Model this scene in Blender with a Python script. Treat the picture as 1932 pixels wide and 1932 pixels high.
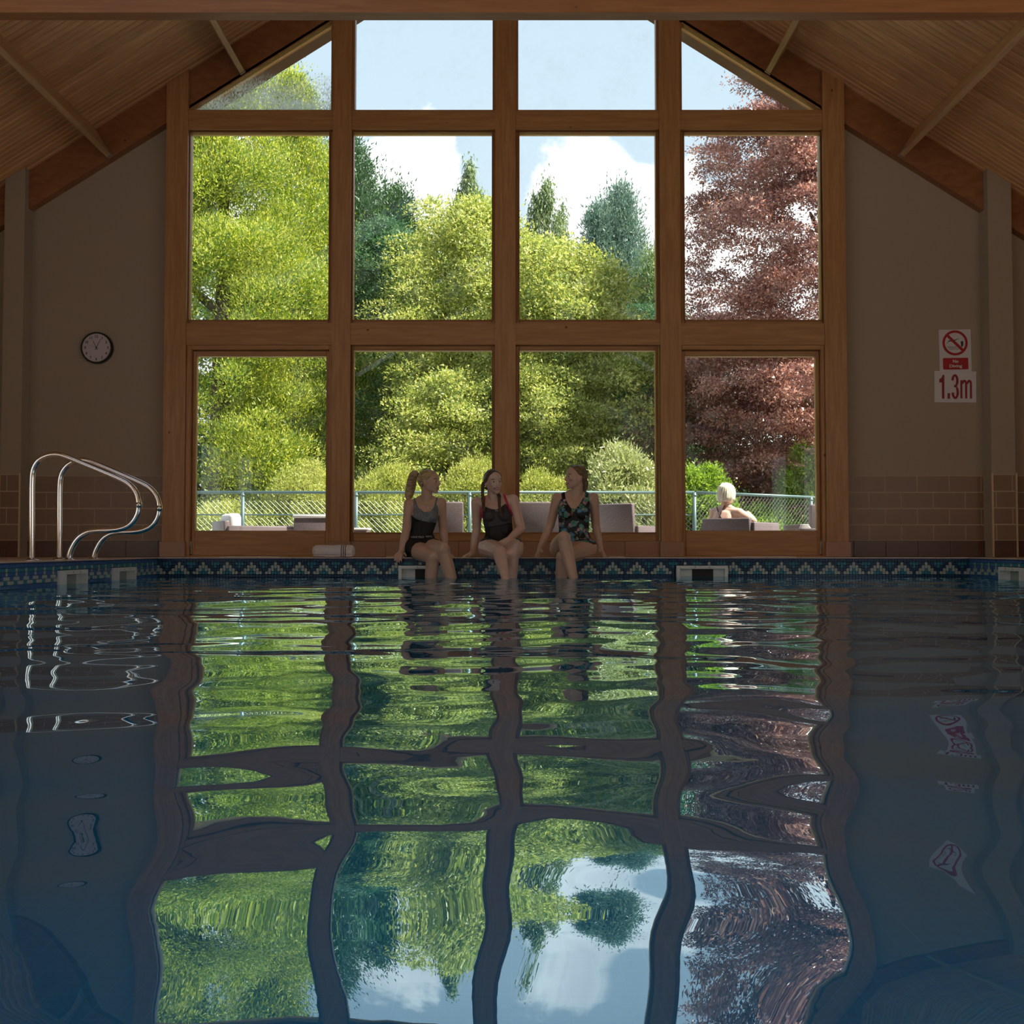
import bpy, bmesh, math, random
import numpy as np
from mathutils import Vector, Matrix

random.seed(7)
RNG = np.random.default_rng(7)
SC = bpy.context.scene
COL = SC.collection
for _o in list(bpy.data.objects):
    bpy.data.objects.remove(_o)

# ------------------------------------------------------------------ camera
F = 1990.0                      # focal length in pixels of the 1932 px frame
CX = CY = 966.0
PITCH = math.atan(67.0 / F)     # horizon sits at pixel row 1033
CAMZ = 0.091                    # metres above the pool deck (deck top is z = 0)
cam_d = bpy.data.cameras.new('camera')
cam_d.sensor_width = 36.0
cam_d.lens = 36.0 * F / 1932.0
cam_d.clip_start = 0.02
cam_d.clip_end = 500
cam = bpy.data.objects.new('camera', cam_d)
COL.objects.link(cam)
cam.location = (0, 0, CAMZ)
cam.rotation_euler = (math.pi / 2 + PITCH, 0, 0)
SC.camera = cam
CP, SP = math.cos(PITCH), math.sin(PITCH)


def P(px, py, Y):
    """pixel -> point on the plane at depth Y (depth is taken from what the thing stands on)"""
    u, v = (px - CX) / F, (CY - py) / F
    dy, dz = CP - v * SP, SP + v * CP
    t = Y / dy
    return Vector((u * t, Y, CAMZ + dz * t))


def PX(v):
    """points (N,3) -> pixels (N,2)"""
    v = np.asarray(v, float).reshape(-1, 3)
    z = v[:, 2] - CAMZ
    d = v[:, 1] * CP + z * SP
    w = -v[:, 1] * SP + z * CP
    return np.stack([CX + F * v[:, 0] / d, CY - F * w / d], 1)


# ------------------------------------------------------------------ exposure, sky, sun
SC.view_settings.view_transform = 'Standard'
SC.view_settings.look = 'None'
SC.view_settings.exposure = 0.0
SC.view_settings.gamma = 1.0
SC.view_settings.use_curve_mapping = False
SC.cycles.max_bounces = 9
SC.cycles.diffuse_bounces = 5
SC.cycles.glossy_bounces = 3
SC.cycles.transmission_bounces = 4
SC.cycles.transparent_max_bounces = 24
SC.cycles.caustics_reflective = True
SC.cycles.blur_glossy = 0.6
SC.cycles.caustics_refractive = False
SC.cycles.sample_clamp_indirect = 6.0
SC.cycles.use_denoising = True


class NT:
    """small helper around a node tree"""
    def __init__(self, tree):
        self.t = tree
        self.n = tree.nodes
        self.l = tree.links

    def new(self, typ, **kw):
        nd = self.n.new(typ)
        for k, v in kw.items():
            setattr(nd, k, v)
        return nd

    def put(self, sock, val):
        if hasattr(val, 'is_output') or isinstance(val, bpy.types.NodeSocket):
            self.l.new(val, sock)
        else:
            sock.default_value = val

    def math(self, op, a, b=0.0, clamp=False):
        nd = self.new('ShaderNodeMath', operation=op)
        nd.use_clamp = clamp
        self.put(nd.inputs[0], a)
        self.put(nd.inputs[1], b)
        return nd.outputs[0]

    def mix(self, f, a, b, blend='MIX'):
        nd = self.new('ShaderNodeMix', data_type='RGBA', blend_type=blend)
        self.put(nd.inputs[0], f)
        self.put(nd.inputs[6], a)
        self.put(nd.inputs[7], b)
        return nd.outputs[2]

    def ramp(self, f, stops):
        nd = self.new('ShaderNodeValToRGB')
        el = nd.color_ramp.elements
        while len(el) < len(stops):
            el.new(0.5)
        for e, (p, c) in zip(el, stops):
            e.position = p
            e.color = c
        self.put(nd.inputs[0], f)
        return nd.outputs[0]

    def noise(self, vec=None, scale=5.0, detail=3.0, rough=0.5, dist=0.0):
        nd = self.new('ShaderNodeTexNoise')
        if vec is not None:
            self.l.new(vec, nd.inputs['Vector'])
        nd.inputs['Scale'].default_value = scale
        nd.inputs['Detail'].default_value = detail
        nd.inputs['Roughness'].default_value = rough
        nd.inputs['Distortion'].default_value = dist
        return nd.outputs['Fac']

    def mapping(self, vec, scale=(1, 1, 1), loc=(0, 0, 0), rot=(0, 0, 0)):
        nd = self.new('ShaderNodeMapping')
        self.l.new(vec, nd.inputs['Vector'])
        nd.inputs['Scale'].default_value = scale
        nd.inputs['Location'].default_value = loc
        nd.inputs['Rotation'].default_value = rot
        return nd.outputs[0]

    def smooth(self, val, a, b):
        nd = self.new('ShaderNodeMapRange', interpolation_type='SMOOTHSTEP')
        self.put(nd.inputs['Value'], val)
        nd.inputs['From Min'].default_value = a
        nd.inputs['From Max'].default_value = b
        return nd.outputs[0]


def C4(c):
    return (c[0], c[1], c[2], 1.0)


SKY_STRENGTH = 1.42
SUN_STRENGTH = 12.5
SUN_TO = Vector((0.60, -0.12, 0.80)).normalized()     # direction towards the sun

world = bpy.data.worlds.new('sky')
SC.world = world
world.use_nodes = True
world.cycles.sampling_method = 'NONE'      # the sky is even enough to be found by the bounced rays
W = NT(world.node_tree)
W.n.clear()
tc = W.new('ShaderNodeTexCoord')
sep = W.new('ShaderNodeSeparateXYZ')
W.l.new(tc.outputs['Generated'], sep.inputs[0])
el = W.math('MAXIMUM', sep.outputs[2], 0.0)
sky = W.ramp(el, [(0.0, C4((.70, .78, .82))), (0.22, C4((.56, .67, .76))), (0.45, C4((.50, .63, .735))), (1.0, C4((.26, .42, .68)))])
# cumulus: billows that thin out with elevation, and the banks that stand behind the trees
cvec = W.mapping(tc.outputs['Generated'], scale=(1, 1, 1.5), loc=(0.31, 0.0, 0.17))
n1 = W.noise(cvec, scale=5.5, detail=5, rough=0.52, dist=0.15)
bias = W.math('MULTIPLY', W.smooth(sep.outputs[2], 0.20, 0.40), -0.32)
cl = W.math('ADD', W.math('ADD', n1, bias), W.math('MULTIPLY', W.smooth(sep.outputs[2], 0.30, 0.06), 0.16))
cmask = W.smooth(cl, 0.46, 0.56)
azi = W.math('ARCTAN2', sep.outputs[0], sep.outputs[1])
ele = W.math('ARCSINE', sep.outputs[2])
nb = W.noise(tc.outputs['Generated'], scale=16, detail=5, rough=0.58, dist=0.3)
for (cpx, cpy, rx_, ry_) in ((765, 345, .055, .062), (1110, 385, .062, .075), (1235, 470, .085, .085), (905, 545, .10, .06), (1330, 560, .12, .10), (560, 420, .10, .06), (1620, 420, .12, .07), (250, 380, .14, .07)):
    a0, e0 = math.atan((cpx - CX) / F), math.atan((1033 - cpy) / F)
    dx_ = W.math('DIVIDE', W.math('SUBTRACT', azi, a0), rx_)
    dz_ = W.math('DIVIDE', W.math('SUBTRACT', ele, e0), ry_)
    d_ = W.math('SQRT', W.math('ADD', W.math('MULTIPLY', dx_, dx_), W.math('MULTIPLY', dz_, dz_)))
    v_ = W.math('ADD', W.math('SUBTRACT', 1.0, d_), W.math('MULTIPLY', W.math('SUBTRACT', nb, 0.5), 1.7))
    cmask = W.math('MAXIMUM', cmask, W.smooth(v_, -0.02, 0.22))
n2 = W.noise(cvec, scale=14, detail=3, rough=0.6)
ccol = W.ramp(n2, [(0.3, C4((.93, .95, .98))), (0.65, C4((1.25, 1.24, 1.22)))])
skyc = W.mix(cmask, sky, ccol)
bg = W.new('ShaderNodeBackground')
W.l.new(skyc, bg.inputs['Color'])
bg.inputs['Strength'].default_value = SKY_STRENGTH
wo = W.new('ShaderNodeOutputWorld')
W.l.new(bg.outputs[0], wo.inputs['Surface'])

sun_d = bpy.data.lights.new('sun', 'SUN')
sun_d.energy = SUN_STRENGTH
sun_d.angle = math.radians(0.6)
sun_d.color = (1.0, 0.93, 0.80)
sun = bpy.data.objects.new('sun', sun_d)
COL.objects.link(sun)
sun.rotation_euler = SUN_TO.to_track_quat('Z', 'Y').to_euler()
sun.location = (25, -5, 30)


# ------------------------------------------------------------------ object helpers
def tag(o, label=None, cat=None, group=None, kind=None):
    if label:
        o['label'] = label
    if cat:
        o['category'] = cat
    if group:
        o['group'] = group
    if kind:
        o['kind'] = kind
    return o


def empty(name, loc=(0, 0, 0), rz=0.0, parent=None):
    o = bpy.data.objects.new(name, None)
    COL.objects.link(o)
    o.location = loc
    o.rotation_euler = (0, 0, rz)
    o.empty_display_size = 0.1
    if parent:
        o.parent = parent
    return o


def thing(name, label, cat, loc=(0, 0, 0), rz=0.0, group=None, kind=None):
    return tag(empty(name, loc, rz), label, cat, group, kind)


def world_of(o):
    m = Matrix.LocRotScale(o.location, o.rotation_euler, o.scale)
    return world_of(o.parent) @ o.matrix_parent_inverse @ m if o.parent else m


def link(name, me, parent=None, keep_world=True):
    o = bpy.data.objects.new(name, me)
    COL.objects.link(o)
    if parent is not None:
        o.parent = parent
        if keep_world:
            o.matrix_parent_inverse = world_of(parent).inverted()
    return o


class MB:
    """collects shapes and links them as one mesh object"""
    def __init__(self):
        self.v = []
        self.f = []
        self.m = []
        self.s = []

    def add(self, vs, fs, mi=0, smooth=False):
        b = len(self.v)
        self.v += [tuple(x) for x in vs]
        for f in fs:
            self.f.append(tuple(b + i for i in f))
            self.m.append(mi)
            self.s.append(smooth)

    def box(self, x0, x1, y0, y1, z0, z1, mi=0):
        vs = [(x, y, z) for z in (z0, z1) for y in (y0, y1) for x in (x0, x1)]
        fs = [(0, 2, 3, 1), (4, 5, 7, 6), (0, 1, 5, 4), (2, 6, 7, 3), (0, 4, 6, 2), (1, 3, 7, 5)]
        self.add(vs, fs, mi)

    def cbox(self, x0, x1, y0, y1, z0, z1, c=0.004, mi=0):
        """box with its camera-facing (-y) edges chamfered by c"""
        vs = [(x0, y1, z0), (x1, y1, z0), (x1, y1, z1), (x0, y1, z1),
              (x0, y0 + c, z0), (x1, y0 + c, z0), (x1, y0 + c, z1), (x0, y0 + c, z1),
              (x0 + c, y0, z0 + c), (x1 - c, y0, z0 + c), (x1 - c, y0, z1 - c), (x0 + c, y0, z1 - c)]
        fs = [(0, 1, 2, 3), (8, 11, 10, 9)]
        for i in range(4):
            j = (i + 1) % 4
            fs.append((i, 4 + i, 4 + j, j))
            fs.append((4 + i, 8 + i, 8 + j, 4 + j))
        self.add(vs, fs, mi)

    def prism(self, poly, y0, y1, mi=0):
        """poly: [(x, z)] extruded along y"""
        n = len(poly)
        vs = [(x, y0, z) for x, z in poly] + [(x, y1, z) for x, z in poly]
        fs = [tuple(range(n)), tuple(range(2 * n - 1, n - 1, -1))]
        for i in range(n):
            j = (i + 1) % n
            fs.append((i, i + n, j + n, j))
        self.add(vs, fs, mi)

    def tube(self, pts, r, seg=10, mi=0, caps=True, smooth=True):
        pts = [Vector(p) for p in pts]
        n = len(pts)
        rs = list(np.interp(np.linspace(0, 1, n), np.linspace(0, 1, len(r)), r)) if isinstance(r, (list, tuple)) else [r] * n
        t0 = (pts[1] - pts[0]).normalized()
        nrm = Vector((0, 0, 1)) if abs(t0.z) < 0.9 else Vector((0, 1, 0))
        nrm = (nrm - t0 * nrm.dot(t0)).normalized()
        vs = []
        for i in range(n):
            t = (pts[min(i + 1, n - 1)] - pts[max(i - 1, 0)]).normalized()
            nrm = (nrm - t * nrm.dot(t)).normalized()
            b = t.cross(nrm)
            for k in range(seg):
                a = 2 * math.pi * k / seg
                vs.append(pts[i] + (nrm * math.cos(a) + b * math.sin(a)) * rs[i])
        fs = []
        for i in range(n - 1):
            for k in range(seg):
                k2 = (k + 1) % seg
                fs.append((i * seg + k, i * seg + k2, (i + 1) * seg + k2, (i + 1) * seg + k))
        if caps:
            fs.append(tuple(range(seg - 1, -1, -1)))
            fs.append(tuple((n - 1) * seg + k for k in range(seg)))
        self.add(vs, fs, mi, smooth)

    def lathe(self, prof, c, axis='z', seg=24, mi=0, smooth=True):
        """prof [(r, h)] around an axis through c"""
        vs = []
        for r, h in prof:
            for k in range(seg):
                a = 2 * math.pi * k / seg
                p = (r * math.cos(a), r * math.sin(a), h)
                if axis == 'y':
                    p = (p[0], h, p[1])
                elif axis == 'x':
                    p = (h, p[0], p[1])
                vs.append((c[0] + p[0], c[1] + p[1], c[2] + p[2]))
        fs = []
        for i in range(len(prof) - 1):
            for k in range(seg):
                k2 = (k + 1) % seg
                fs.append((i * seg + k, i * seg + k2, (i + 1) * seg + k2, (i + 1) * seg + k))
        fs.append(tuple(range(seg - 1, -1, -1)))
        fs.append(tuple((len(prof) - 1) * seg + k for k in range(seg)))
        self.add(vs, fs, mi, smooth)

    def mesh(self, name, mats):
        me = bpy.data.meshes.new(name)
        me.from_pydata(self.v, [], self.f)
        for m in (mats if isinstance(mats, (list, tuple)) else [mats]):
            me.materials.append(m)
        me.polygons.foreach_set('material_index', self.m)
        me.polygons.foreach_set('use_smooth', self.s)
        bm = bmesh.new()
        bm.from_mesh(me)
        bmesh.ops.recalc_face_normals(bm, faces=bm.faces)
        bm.to_mesh(me)
        bm.free()
        return me

    def build(self, name, mats, parent=None):
        return link(name, self.mesh(name, mats), parent)


def smooth_path(pts, it=3):
    pts = [Vector(p) for p in pts]
    for _ in range(it):
        q = [pts[0]]
        for a, b in zip(pts[:-1], pts[1:]):
            q += [a * 0.75 + b * 0.25, a * 0.25 + b * 0.75]
        q.append(pts[-1])
        pts = q
    return pts


def structure(o, label, cat):
    return tag(o, label, cat, kind='structure')


# ------------------------------------------------------------------ materials
def material(name):
    m = bpy.data.materials.new(name)
    m.use_nodes = True
    t = NT(m.node_tree)
    t.n.clear()
    out = t.new('ShaderNodeOutputMaterial')
    return m, t, out


def bsdf(t, out, color, rough=0.5, metal=0.0, bump=None, bstr=0.1, bdist=0.01, spec=0.5, **kw):
    b = t.new('ShaderNodeBsdfPrincipled')
    t.put(b.inputs['Base Color'], color if not isinstance(color, tuple) or len(color) == 4 else C4(color))
    t.put(b.inputs['Roughness'], rough)
    b.inputs['Metallic'].default_value = metal
    b.inputs['Specular IOR Level'].default_value = spec
    for k, v in kw.items():
        t.put(b.inputs[k.replace('_', ' ')], v)
    if bump is not None:
        bn = t.new('ShaderNodeBump')
        bn.inputs['Strength'].default_value = bstr
        bn.inputs['Distance'].default_value = bdist
        t.l.new(bump, bn.inputs['Height'])
        t.l.new(bn.outputs[0], b.inputs['Normal'])
    t.l.new(b.outputs[0], out.inputs['Surface'])
    return b


def objco(t):
    return t.new('ShaderNodeTexCoord').outputs['Object']


def plain(name, color, rough=0.5, metal=0.0, var=0.12, scale=8.0, spec=0.5, bstr=0.0):
    m, t, out = material(name)
    co = objco(t)
    n = t.noise(co, scale=scale, detail=4)
    c = t.mix(n, C4([x * (1 - var) for x in color]), C4([min(1, x * (1 + var)) for x in color]))
    bsdf(t, out, c, rough, metal, bump=n if bstr else None, bstr=bstr, spec=spec)
    return m


def wood(name, base, dark, grain=(1, 1, 12), rough=0.42, knots=True, per_object=False):
    """varnished softwood; grain = scale of the noise per axis (small along the grain)"""
    m, t, out = material(name)
    co = objco(t)
    if per_object:
        oi = t.new('ShaderNodeObjectInfo')
        add = t.new('ShaderNodeVectorMath', operation='ADD')
        t.l.new(co, add.inputs[0])
        sc = t.new('ShaderNodeVectorMath', operation='SCALE')
        comb = t.new('ShaderNodeCombineXYZ')
        for i in range(3):
            t.l.new(oi.outputs['Random'], comb.inputs[i])
        t.l.new(comb.outputs[0], sc.inputs[0])
        sc.inputs['Scale'].default_value = 37.0
        t.l.new(sc.outputs[0], add.inputs[1])
        co = add.outputs[0]
    mp = t.mapping(co, scale=grain)
    n = t.noise(mp, scale=2.2, detail=6, rough=0.6, dist=0.6)
    c = t.mix(t.smooth(n, 0.30, 0.72), C4(dark), C4(base))
    if knots:
        k = t.new('ShaderNodeTexVoronoi')
        k.inputs['Scale'].default_value = 2.3
        k.inputs['Randomness'].default_value = 1.0
        t.l.new(t.mapping(co, scale=[min(1.0 + g * 0.12, 1.8) for g in grain]), k.inputs['Vector'])
        km = t.smooth(k.outputs['Distance'], 0.05, 0.022)
        c = t.mix(km, c, C4([x * 0.22 for x in dark]))
    if per_object:
        hv = t.math('ADD', t.math('MULTIPLY', oi.outputs['Random'], 0.22), 0.88)
        g = t.new('ShaderNodeMix', data_type='RGBA', blend_type='MULTIPLY')
        g.inputs[0].default_value = 1.0
        t.l.new(c, g.inputs[6])
        cc = t.new('ShaderNodeCombineColor')
        for i in range(3):
            t.l.new(hv, cc.inputs[i])
        t.l.new(cc.outputs[0], g.inputs[7])
        c = g.outputs[2]
    bsdf(t, out, c, rough, bump=n, bstr=0.06, bdist=0.004)
    return m


WOOD_B, WOOD_D = (.56, .31, .13), (.42, .21, .08)
M_WOOD_V = wood('wood_vertical', WOOD_B, WOOD_D, (14, 14, 1.0))
M_WOOD_H = wood('wood_horizontal', WOOD_B, WOOD_D, (1.0, 14, 14))
M_WOOD_Y = wood('wood_purlin', (.64, .42, .21), (.50, .30, .14), (14, 1.0, 14))
M_TIE = wood('wood_tie_beam', (.40, .19, .075), (.30, .13, .05), (1.0, 14, 14))
M_RAFTER = wood('wood_rafter', (.38, .17, .07), (.27, .11, .045), (3, 14, 6))
M_BOARD = wood('wood_board', (.82, .50, .24), (.62, .34, .14), (1.2, 22, 6), per_object=True)
M_WALL = plain('painted_plaster', (.42, .36, .275), 0.85, var=0.04, scale=60, bstr=0.05)
M_TILE = plain('brown_wall_tile', (.27, .17, .10), 0.35, var=0.12, scale=6)
M_GROUT = plain('pale_grout', (.52, .43, .32), 0.8, var=0.08)
M_SKIRT = plain('dark_skirting_tile', (.12, .055, .035), 0.25, var=0.15)
M_PLINTH = plain('plinth_tile', (.42, .25, .155), 0.35, var=0.10)
M_TRIM = plain('tile_edge_trim', (.62, .48, .30), 0.35, 0.3)
M_DECK = plain('deck_tile', (.66, .50, .36), 0.35, var=0.10, scale=5)
M_COPING = plain('coping_tile', (.62, .50, .40), 0.30, var=0.08)
M_NAVY = plain('navy_line_tile', (.018, .045, .16), 0.2)
M_CHROME = plain('polished_steel', (.82, .80, .78), 0.10, 1.0, var=0.04)
M_WHITEP = plain('white_plastic', (.70, .74, .70), 0.35, var=0.05)
M_MOUTH_SHADE = plain('skimmer_mouth_shade', (.012, .011, .010), 0.6)  # shade inside the far skimmer mouths, painted as a dark plate
M_BLACK = plain('black_plastic', (.012, .012, .013), 0.35)
M_STEEL = plain('dull_steel', (.45, .45, .44), 0.35, 1.0)
M_GALV = plain('green_grey_steel', (.10, .165, .165), 0.4, 0.2)
M_WHITE = plain('white_print', (.72, .71, .73), 0.5, var=0.03)
M_RED = plain('red_print', (.42, .012, .02), 0.5, var=0.06)
M_MAROON = plain('maroon_print', (.30, .012, .03), 0.5, var=0.06)
M_PALE = plain('pale_stone_paving', (.42, .39, .35), 0.8, var=0.15)


def glass(name, fog=False):
    m, t, out = material(name)
    tr = t.new('ShaderNodeBsdfTransparent')
    tr.inputs['Color'].default_value = (.97, .985, .98, 1)
    gl = t.new('ShaderNodeBsdfGlossy')
    gl.inputs['Roughness'].default_value = 0.0
    fr = t.new('ShaderNodeFresnel')
    fr.inputs['IOR'].default_value = 1.3
    mx = t.new('ShaderNodeMixShader')
    t.l.new(fr.outputs[0], mx.inputs[0])
    t.l.new(tr.outputs[0], mx.inputs[1])
    t.l.new(gl.outputs[0], mx.inputs[2])
    sh = mx.outputs[0]
    co = objco(t)
    df = t.new('ShaderNodeBsdfTranslucent')
    df.inputs['Color'].default_value = (.75, .82, .86, 1)
    if fog:
        sp = t.new('ShaderNodeSeparateXYZ')
        t.l.new(co, sp.inputs[0])
        drops = t.noise(t.mapping(co, scale=(1, 1, .45)), scale=85, detail=2, rough=0.7)
        patch = t.noise(co, scale=2.6, detail=3)
        hgt = t.smooth(sp.outputs[2], 4.78, 4.40)
        mk = t.math('MULTIPLY', t.smooth(drops, 0.38, 0.62), hgt)
        mk = t.math('MULTIPLY', mk, t.math('ADD', t.smooth(patch, 0.3, 0.55), 0.35))
        mk = t.math('MULTIPLY', mk, 0.9, clamp=True)
    else:
        dust = t.noise(co, scale=3.0, detail=5, rough=0.7)
        mk = t.math('MULTIPLY', t.smooth(dust, 0.45, 0.8), 0.05)
    m2 = t.new('ShaderNodeMixShader')
    t.put(m2.inputs[0], mk)
    t.l.new(sh, m2.inputs[1])
    t.l.new(df.outputs[0], m2.inputs[2])
    t.l.new(m2.outputs[0], out.inputs['Surface'])
    return m


M_GLASS = glass('window_glass')
M_FOG = glass('misted_window_glass', True)

# ================================================================== THE HALL
YW = 10.20        # inner face of the gable wall
YP = 10.06        # front of the timber posts
YG = 10.16        # glass plane
YE = 8.84         # pool edge below the gable
XL, XR = P(296, 1060, YE).x, P(1829, 1060, YE).x      # pool sides
ZWATER = -0.155
ROOM_X = 6.3
ROOM_Y0 = -7.0
POOL_Y0 = -1.2  # unseen pool end, set close so the rear deck bounces sunlight
XC = P(953, 500, YP).x                                # ridge line
TAN = 0.635
ZA = P(357, 205, 10.1).z + TAN * abs(P(357, 205, 10.1).x - XC)    # apex of the rafters' lower edge
RD = 0.375                                            # vertical depth of a rafter
ZC = ZA + RD                                          # apex of the ceiling


def zraf(x):
    return ZA - TAN * abs(x - XC)


def zceil(x):
    return ZC - TAN * abs(x - XC)


# ---- floor: deck around the pool
b = MB()
b.box(-ROOM_X, ROOM_X, YE, YW + 0.3, -0.22, 0)
b.box(-ROOM_X, XL, POOL_Y0, YE, -0.22, 0)
b.box(XR, ROOM_X, POOL_Y0, YE, -0.22, 0)
b.box(-ROOM_X, ROOM_X, ROOM_Y0, POOL_Y0, -0.22, 0)
floor = structure(b.build('floor', M_DECK), 'tiled beige pool deck running round the water', 'floor')
# coping: one piece per tile, slightly overhanging the mosaic
cop_mesh = {}


def coping_piece(x0, x1, y0, y1):
    m = MB()
    e = 0.0015
    m.box(x0 + e, x1 - e, y0 + e, y1 - e, 0.0, 0.008)
    m.build('coping_tile', M_COPING, floor)


n = 24
for i in range(n):
    a, c = XL + (XR - XL) * i / n, XL + (XR - XL) * (i + 1) / n
    coping_piece(a, c, YE - 0.012, YE + 0.14)
yy = YE
while yy > 4.6:
    coping_piece(XL - 0.14, XL + 0.012, yy - 0.285, yy)
    coping_piece(XR - 0.012, XR + 0.14, yy - 0.285, yy)
    yy -= 0.285

# ---- pool basin with a mosaic band
m_basin, t, out = material('pool_basin_tile')
co = objco(t)
br = t.new('ShaderNodeTexBrick')
br.offset = 0.0
t.l.new(t.mapping(co, scale=(1, 1, 1), rot=(0, 0, 0)), br.inputs['Vector'])
br.inputs['Scale'].default_value = 1.0
br.inputs['Brick Width'].default_value = 0.1
br.inputs['Row Height'].default_value = 0.1
br.inputs['Mortar Size'].default_value = 0.004
br.inputs['Color1'].default_value = (.14, .50, .64, 1)
br.inputs['Color2'].default_value = (.11, .45, .60, 1)
br.inputs['Mortar'].default_value = (.30, .60, .68, 1)
bsdf(t, out, br.outputs['Color'], 0.4)
b = MB()
ZB = -1.45
b.box(XL, XR, POOL_Y0, YE, ZB - 0.1, ZB)
b.box(XL - 0.15, XL, POOL_Y0, YE, ZB, -0.004)
b.box(XR, XR + 0.15, POOL_Y0, YE, ZB, -0.004)
b.box(XL, XR, YE, YE + 0.15, ZB, -0.004)
b.box(XL, XR, POOL_Y0 - 0.15, POOL_Y0, ZB, -0.004)
basin = structure(b.build('pool_basin', m_basin), 'blue tiled swimming pool basin under the water', 'pool')

MOS = [plain('mosaic_navy', (.022, .060, .13), 0.18, var=0.35, scale=30),
       plain('mosaic_teal', (.035, .22, .30), 0.18, var=0.25, scale=30),
       plain('mosaic_white', (.42, .50, .46), 0.22, var=0.12, scale=30),
       plain('mosaic_blue', (.050, .14, .36), 0.18, var=0.3, scale=30)]
T = (XR - XL) / 270.0                    # mosaic pitch


def gable_pattern(c, r):
    d = abs(((c + 4) % 8) - 4)           # distance from a white peak
    if r == 0 or r == 5:
        return 0
    if r == 1:
        return 2 if d == 0 else (0 if d <= 2 else 1)
    if r == 2:
        return 2 if d <= 1 else (0 if d <= 3 else 1)
    if r == 3:
        return 1 if d == 0 else (2 if d <= 2 else 0)
    if r == 4:
        return 1 if d <= 1 else (2 if d <= 3 else 0)
    return 3 if (c + r) % 5 else 1


def side_pattern(c, r):
    k = c % 5
    if r == 0 or r == 5:
        return 3
    if r == 1:
        return 2 if k == 4 else 1
    if r == 2:
        return 2 if k == 4 else 3
    if r == 3:
        return 3 if k in (1, 2) else 2
    if r == 4:
        return 1 if k in (0, 4) else 2
    return 3 if (c + r) % 3 else 1


skim_gable = [(P(753, 1080, YE).x, P(850, 1080, YE).x), (P(1275, 1080, YE).x, P(1371, 1080, YE).x)]
skim_left = [(6.90, 7.27), (7.83, 8.21)]
skim_right = [(7.84, 8.20)]
g = T * 0.06
ROWS = 9
m = MB()
for c in range(270):
    x = XL + c * T
    gap = any(a < x + T / 2 < bb for a, bb in skim_gable)
    for r in range(ROWS):
        z = -0.006 - r * T
        if gap and z < ZWATER + 0.10:
            continue
        m.box(x + g, x + T - g, YE - 0.007, YE + 0.001, z - T + g, z - g, gable_pattern(c - 15, r))
o = m.build('mosaic_band', MOS, basin)
o['kind'] = 'stuff'
for side, X, sk in ((-1, XL, skim_left), (1, XR, skim_right)):
    m = MB()
    nC = int((YE - 4.6) / T)
    for c in range(nC):
        y = YE - 0.007 - (c + 1) * T
        gap = any(a < y + T / 2 < bb for a, bb in sk)
        for r in range(ROWS):
            z = -0.006 - r * T
            if gap and z < ZWATER + 0.10:
                continue
            x0, x1 = (X - 0.001, X + 0.007) if side < 0 else (X - 0.007, X + 0.001)
            m.box(x0, x1, y + g, y + T - g, z - T + g, z - g, side_pattern(c, r))
    o = m.build('mosaic_band', MOS, basin)
    o['kind'] = 'stuff'
m = MB()
m.box(XL, XR, YE - 0.012, YE, -0.005, 0.0)
m.box(XL, XL + 0.012, 4.6, YE - 0.012, -0.005, 0.0)
m.box(XR - 0.012, XR, 4.6, YE - 0.012, -0.005, 0.0)
m.build('edge_strip', M_NAVY, basin)


# ---- water
m_water, t, out = material('pool_water')
gl = t.new('ShaderNodeBsdfGlossy')
gl.inputs['Roughness'].default_value = 0.0
gl.inputs['Color'].default_value = (.70, .88, .98, 1)
tr = t.new('ShaderNodeBsdfTransparent')
tr.inputs['Color'].default_value = (.12, .62, .80, 1)
lw = t.new('ShaderNodeLayerWeight')
lw.inputs['Blend'].default_value = 0.5
fac = t.math('ADD', t.math('MULTIPLY', t.math('POWER', lw.outputs['Facing'], 2.1), 0.96), 0.03)
dfu = t.new('ShaderNodeBsdfDiffuse')          # light scattered back by the water itself
dfu.inputs['Color'].default_value = (.0, .35, .72, 1)
body = t.new('ShaderNodeMixShader')
body.inputs[0].default_value = 0.42
t.l.new(tr.outputs[0], body.inputs[1])
t.l.new(dfu.outputs[0], body.inputs[2])
mx = t.new('ShaderNodeMixShader')
t.l.new(fac, mx.inputs[0])
t.l.new(body.outputs[0], mx.inputs[1])
t.l.new(gl.outputs[0], mx.inputs[2])
t.l.new(mx.outputs[0], out.inputs['Surface'])

rw = np.random.default_rng(11)
ys = [POOL_Y0]
while ys[-1] < YE:
    y = ys[-1]
    ys.append(y + (0.10 if y < 0.2 else 0.022 if y < 3 else 0.028))
ys[-1] = YE
ys = np.array(ys)
xs = np.linspace(XL, XR, 270)
X, Y = np.meshgrid(xs, ys)
Zw = np.zeros_like(X)
for lam, amp, cnt, spread in ((1.9, .0034, 4, 0.5), (1.0, .0028, 6, 0.55), (0.55, .0021, 8, 0.6), (0.30, .0011, 10, 0.65), (0.17, .00036, 10, 0.7)):
    for _ in range(cnt):
        l = lam * rw.uniform(.75, 1.3)
        a = math.pi / 2 + rw.normal(0, spread)
        k = 2 * math.pi / l
        Zw += amp / math.sqrt(cnt) * np.sin(k * (math.cos(a) * X + math.sin(a) * Y) + rw.uniform(0, 6.28))
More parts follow.
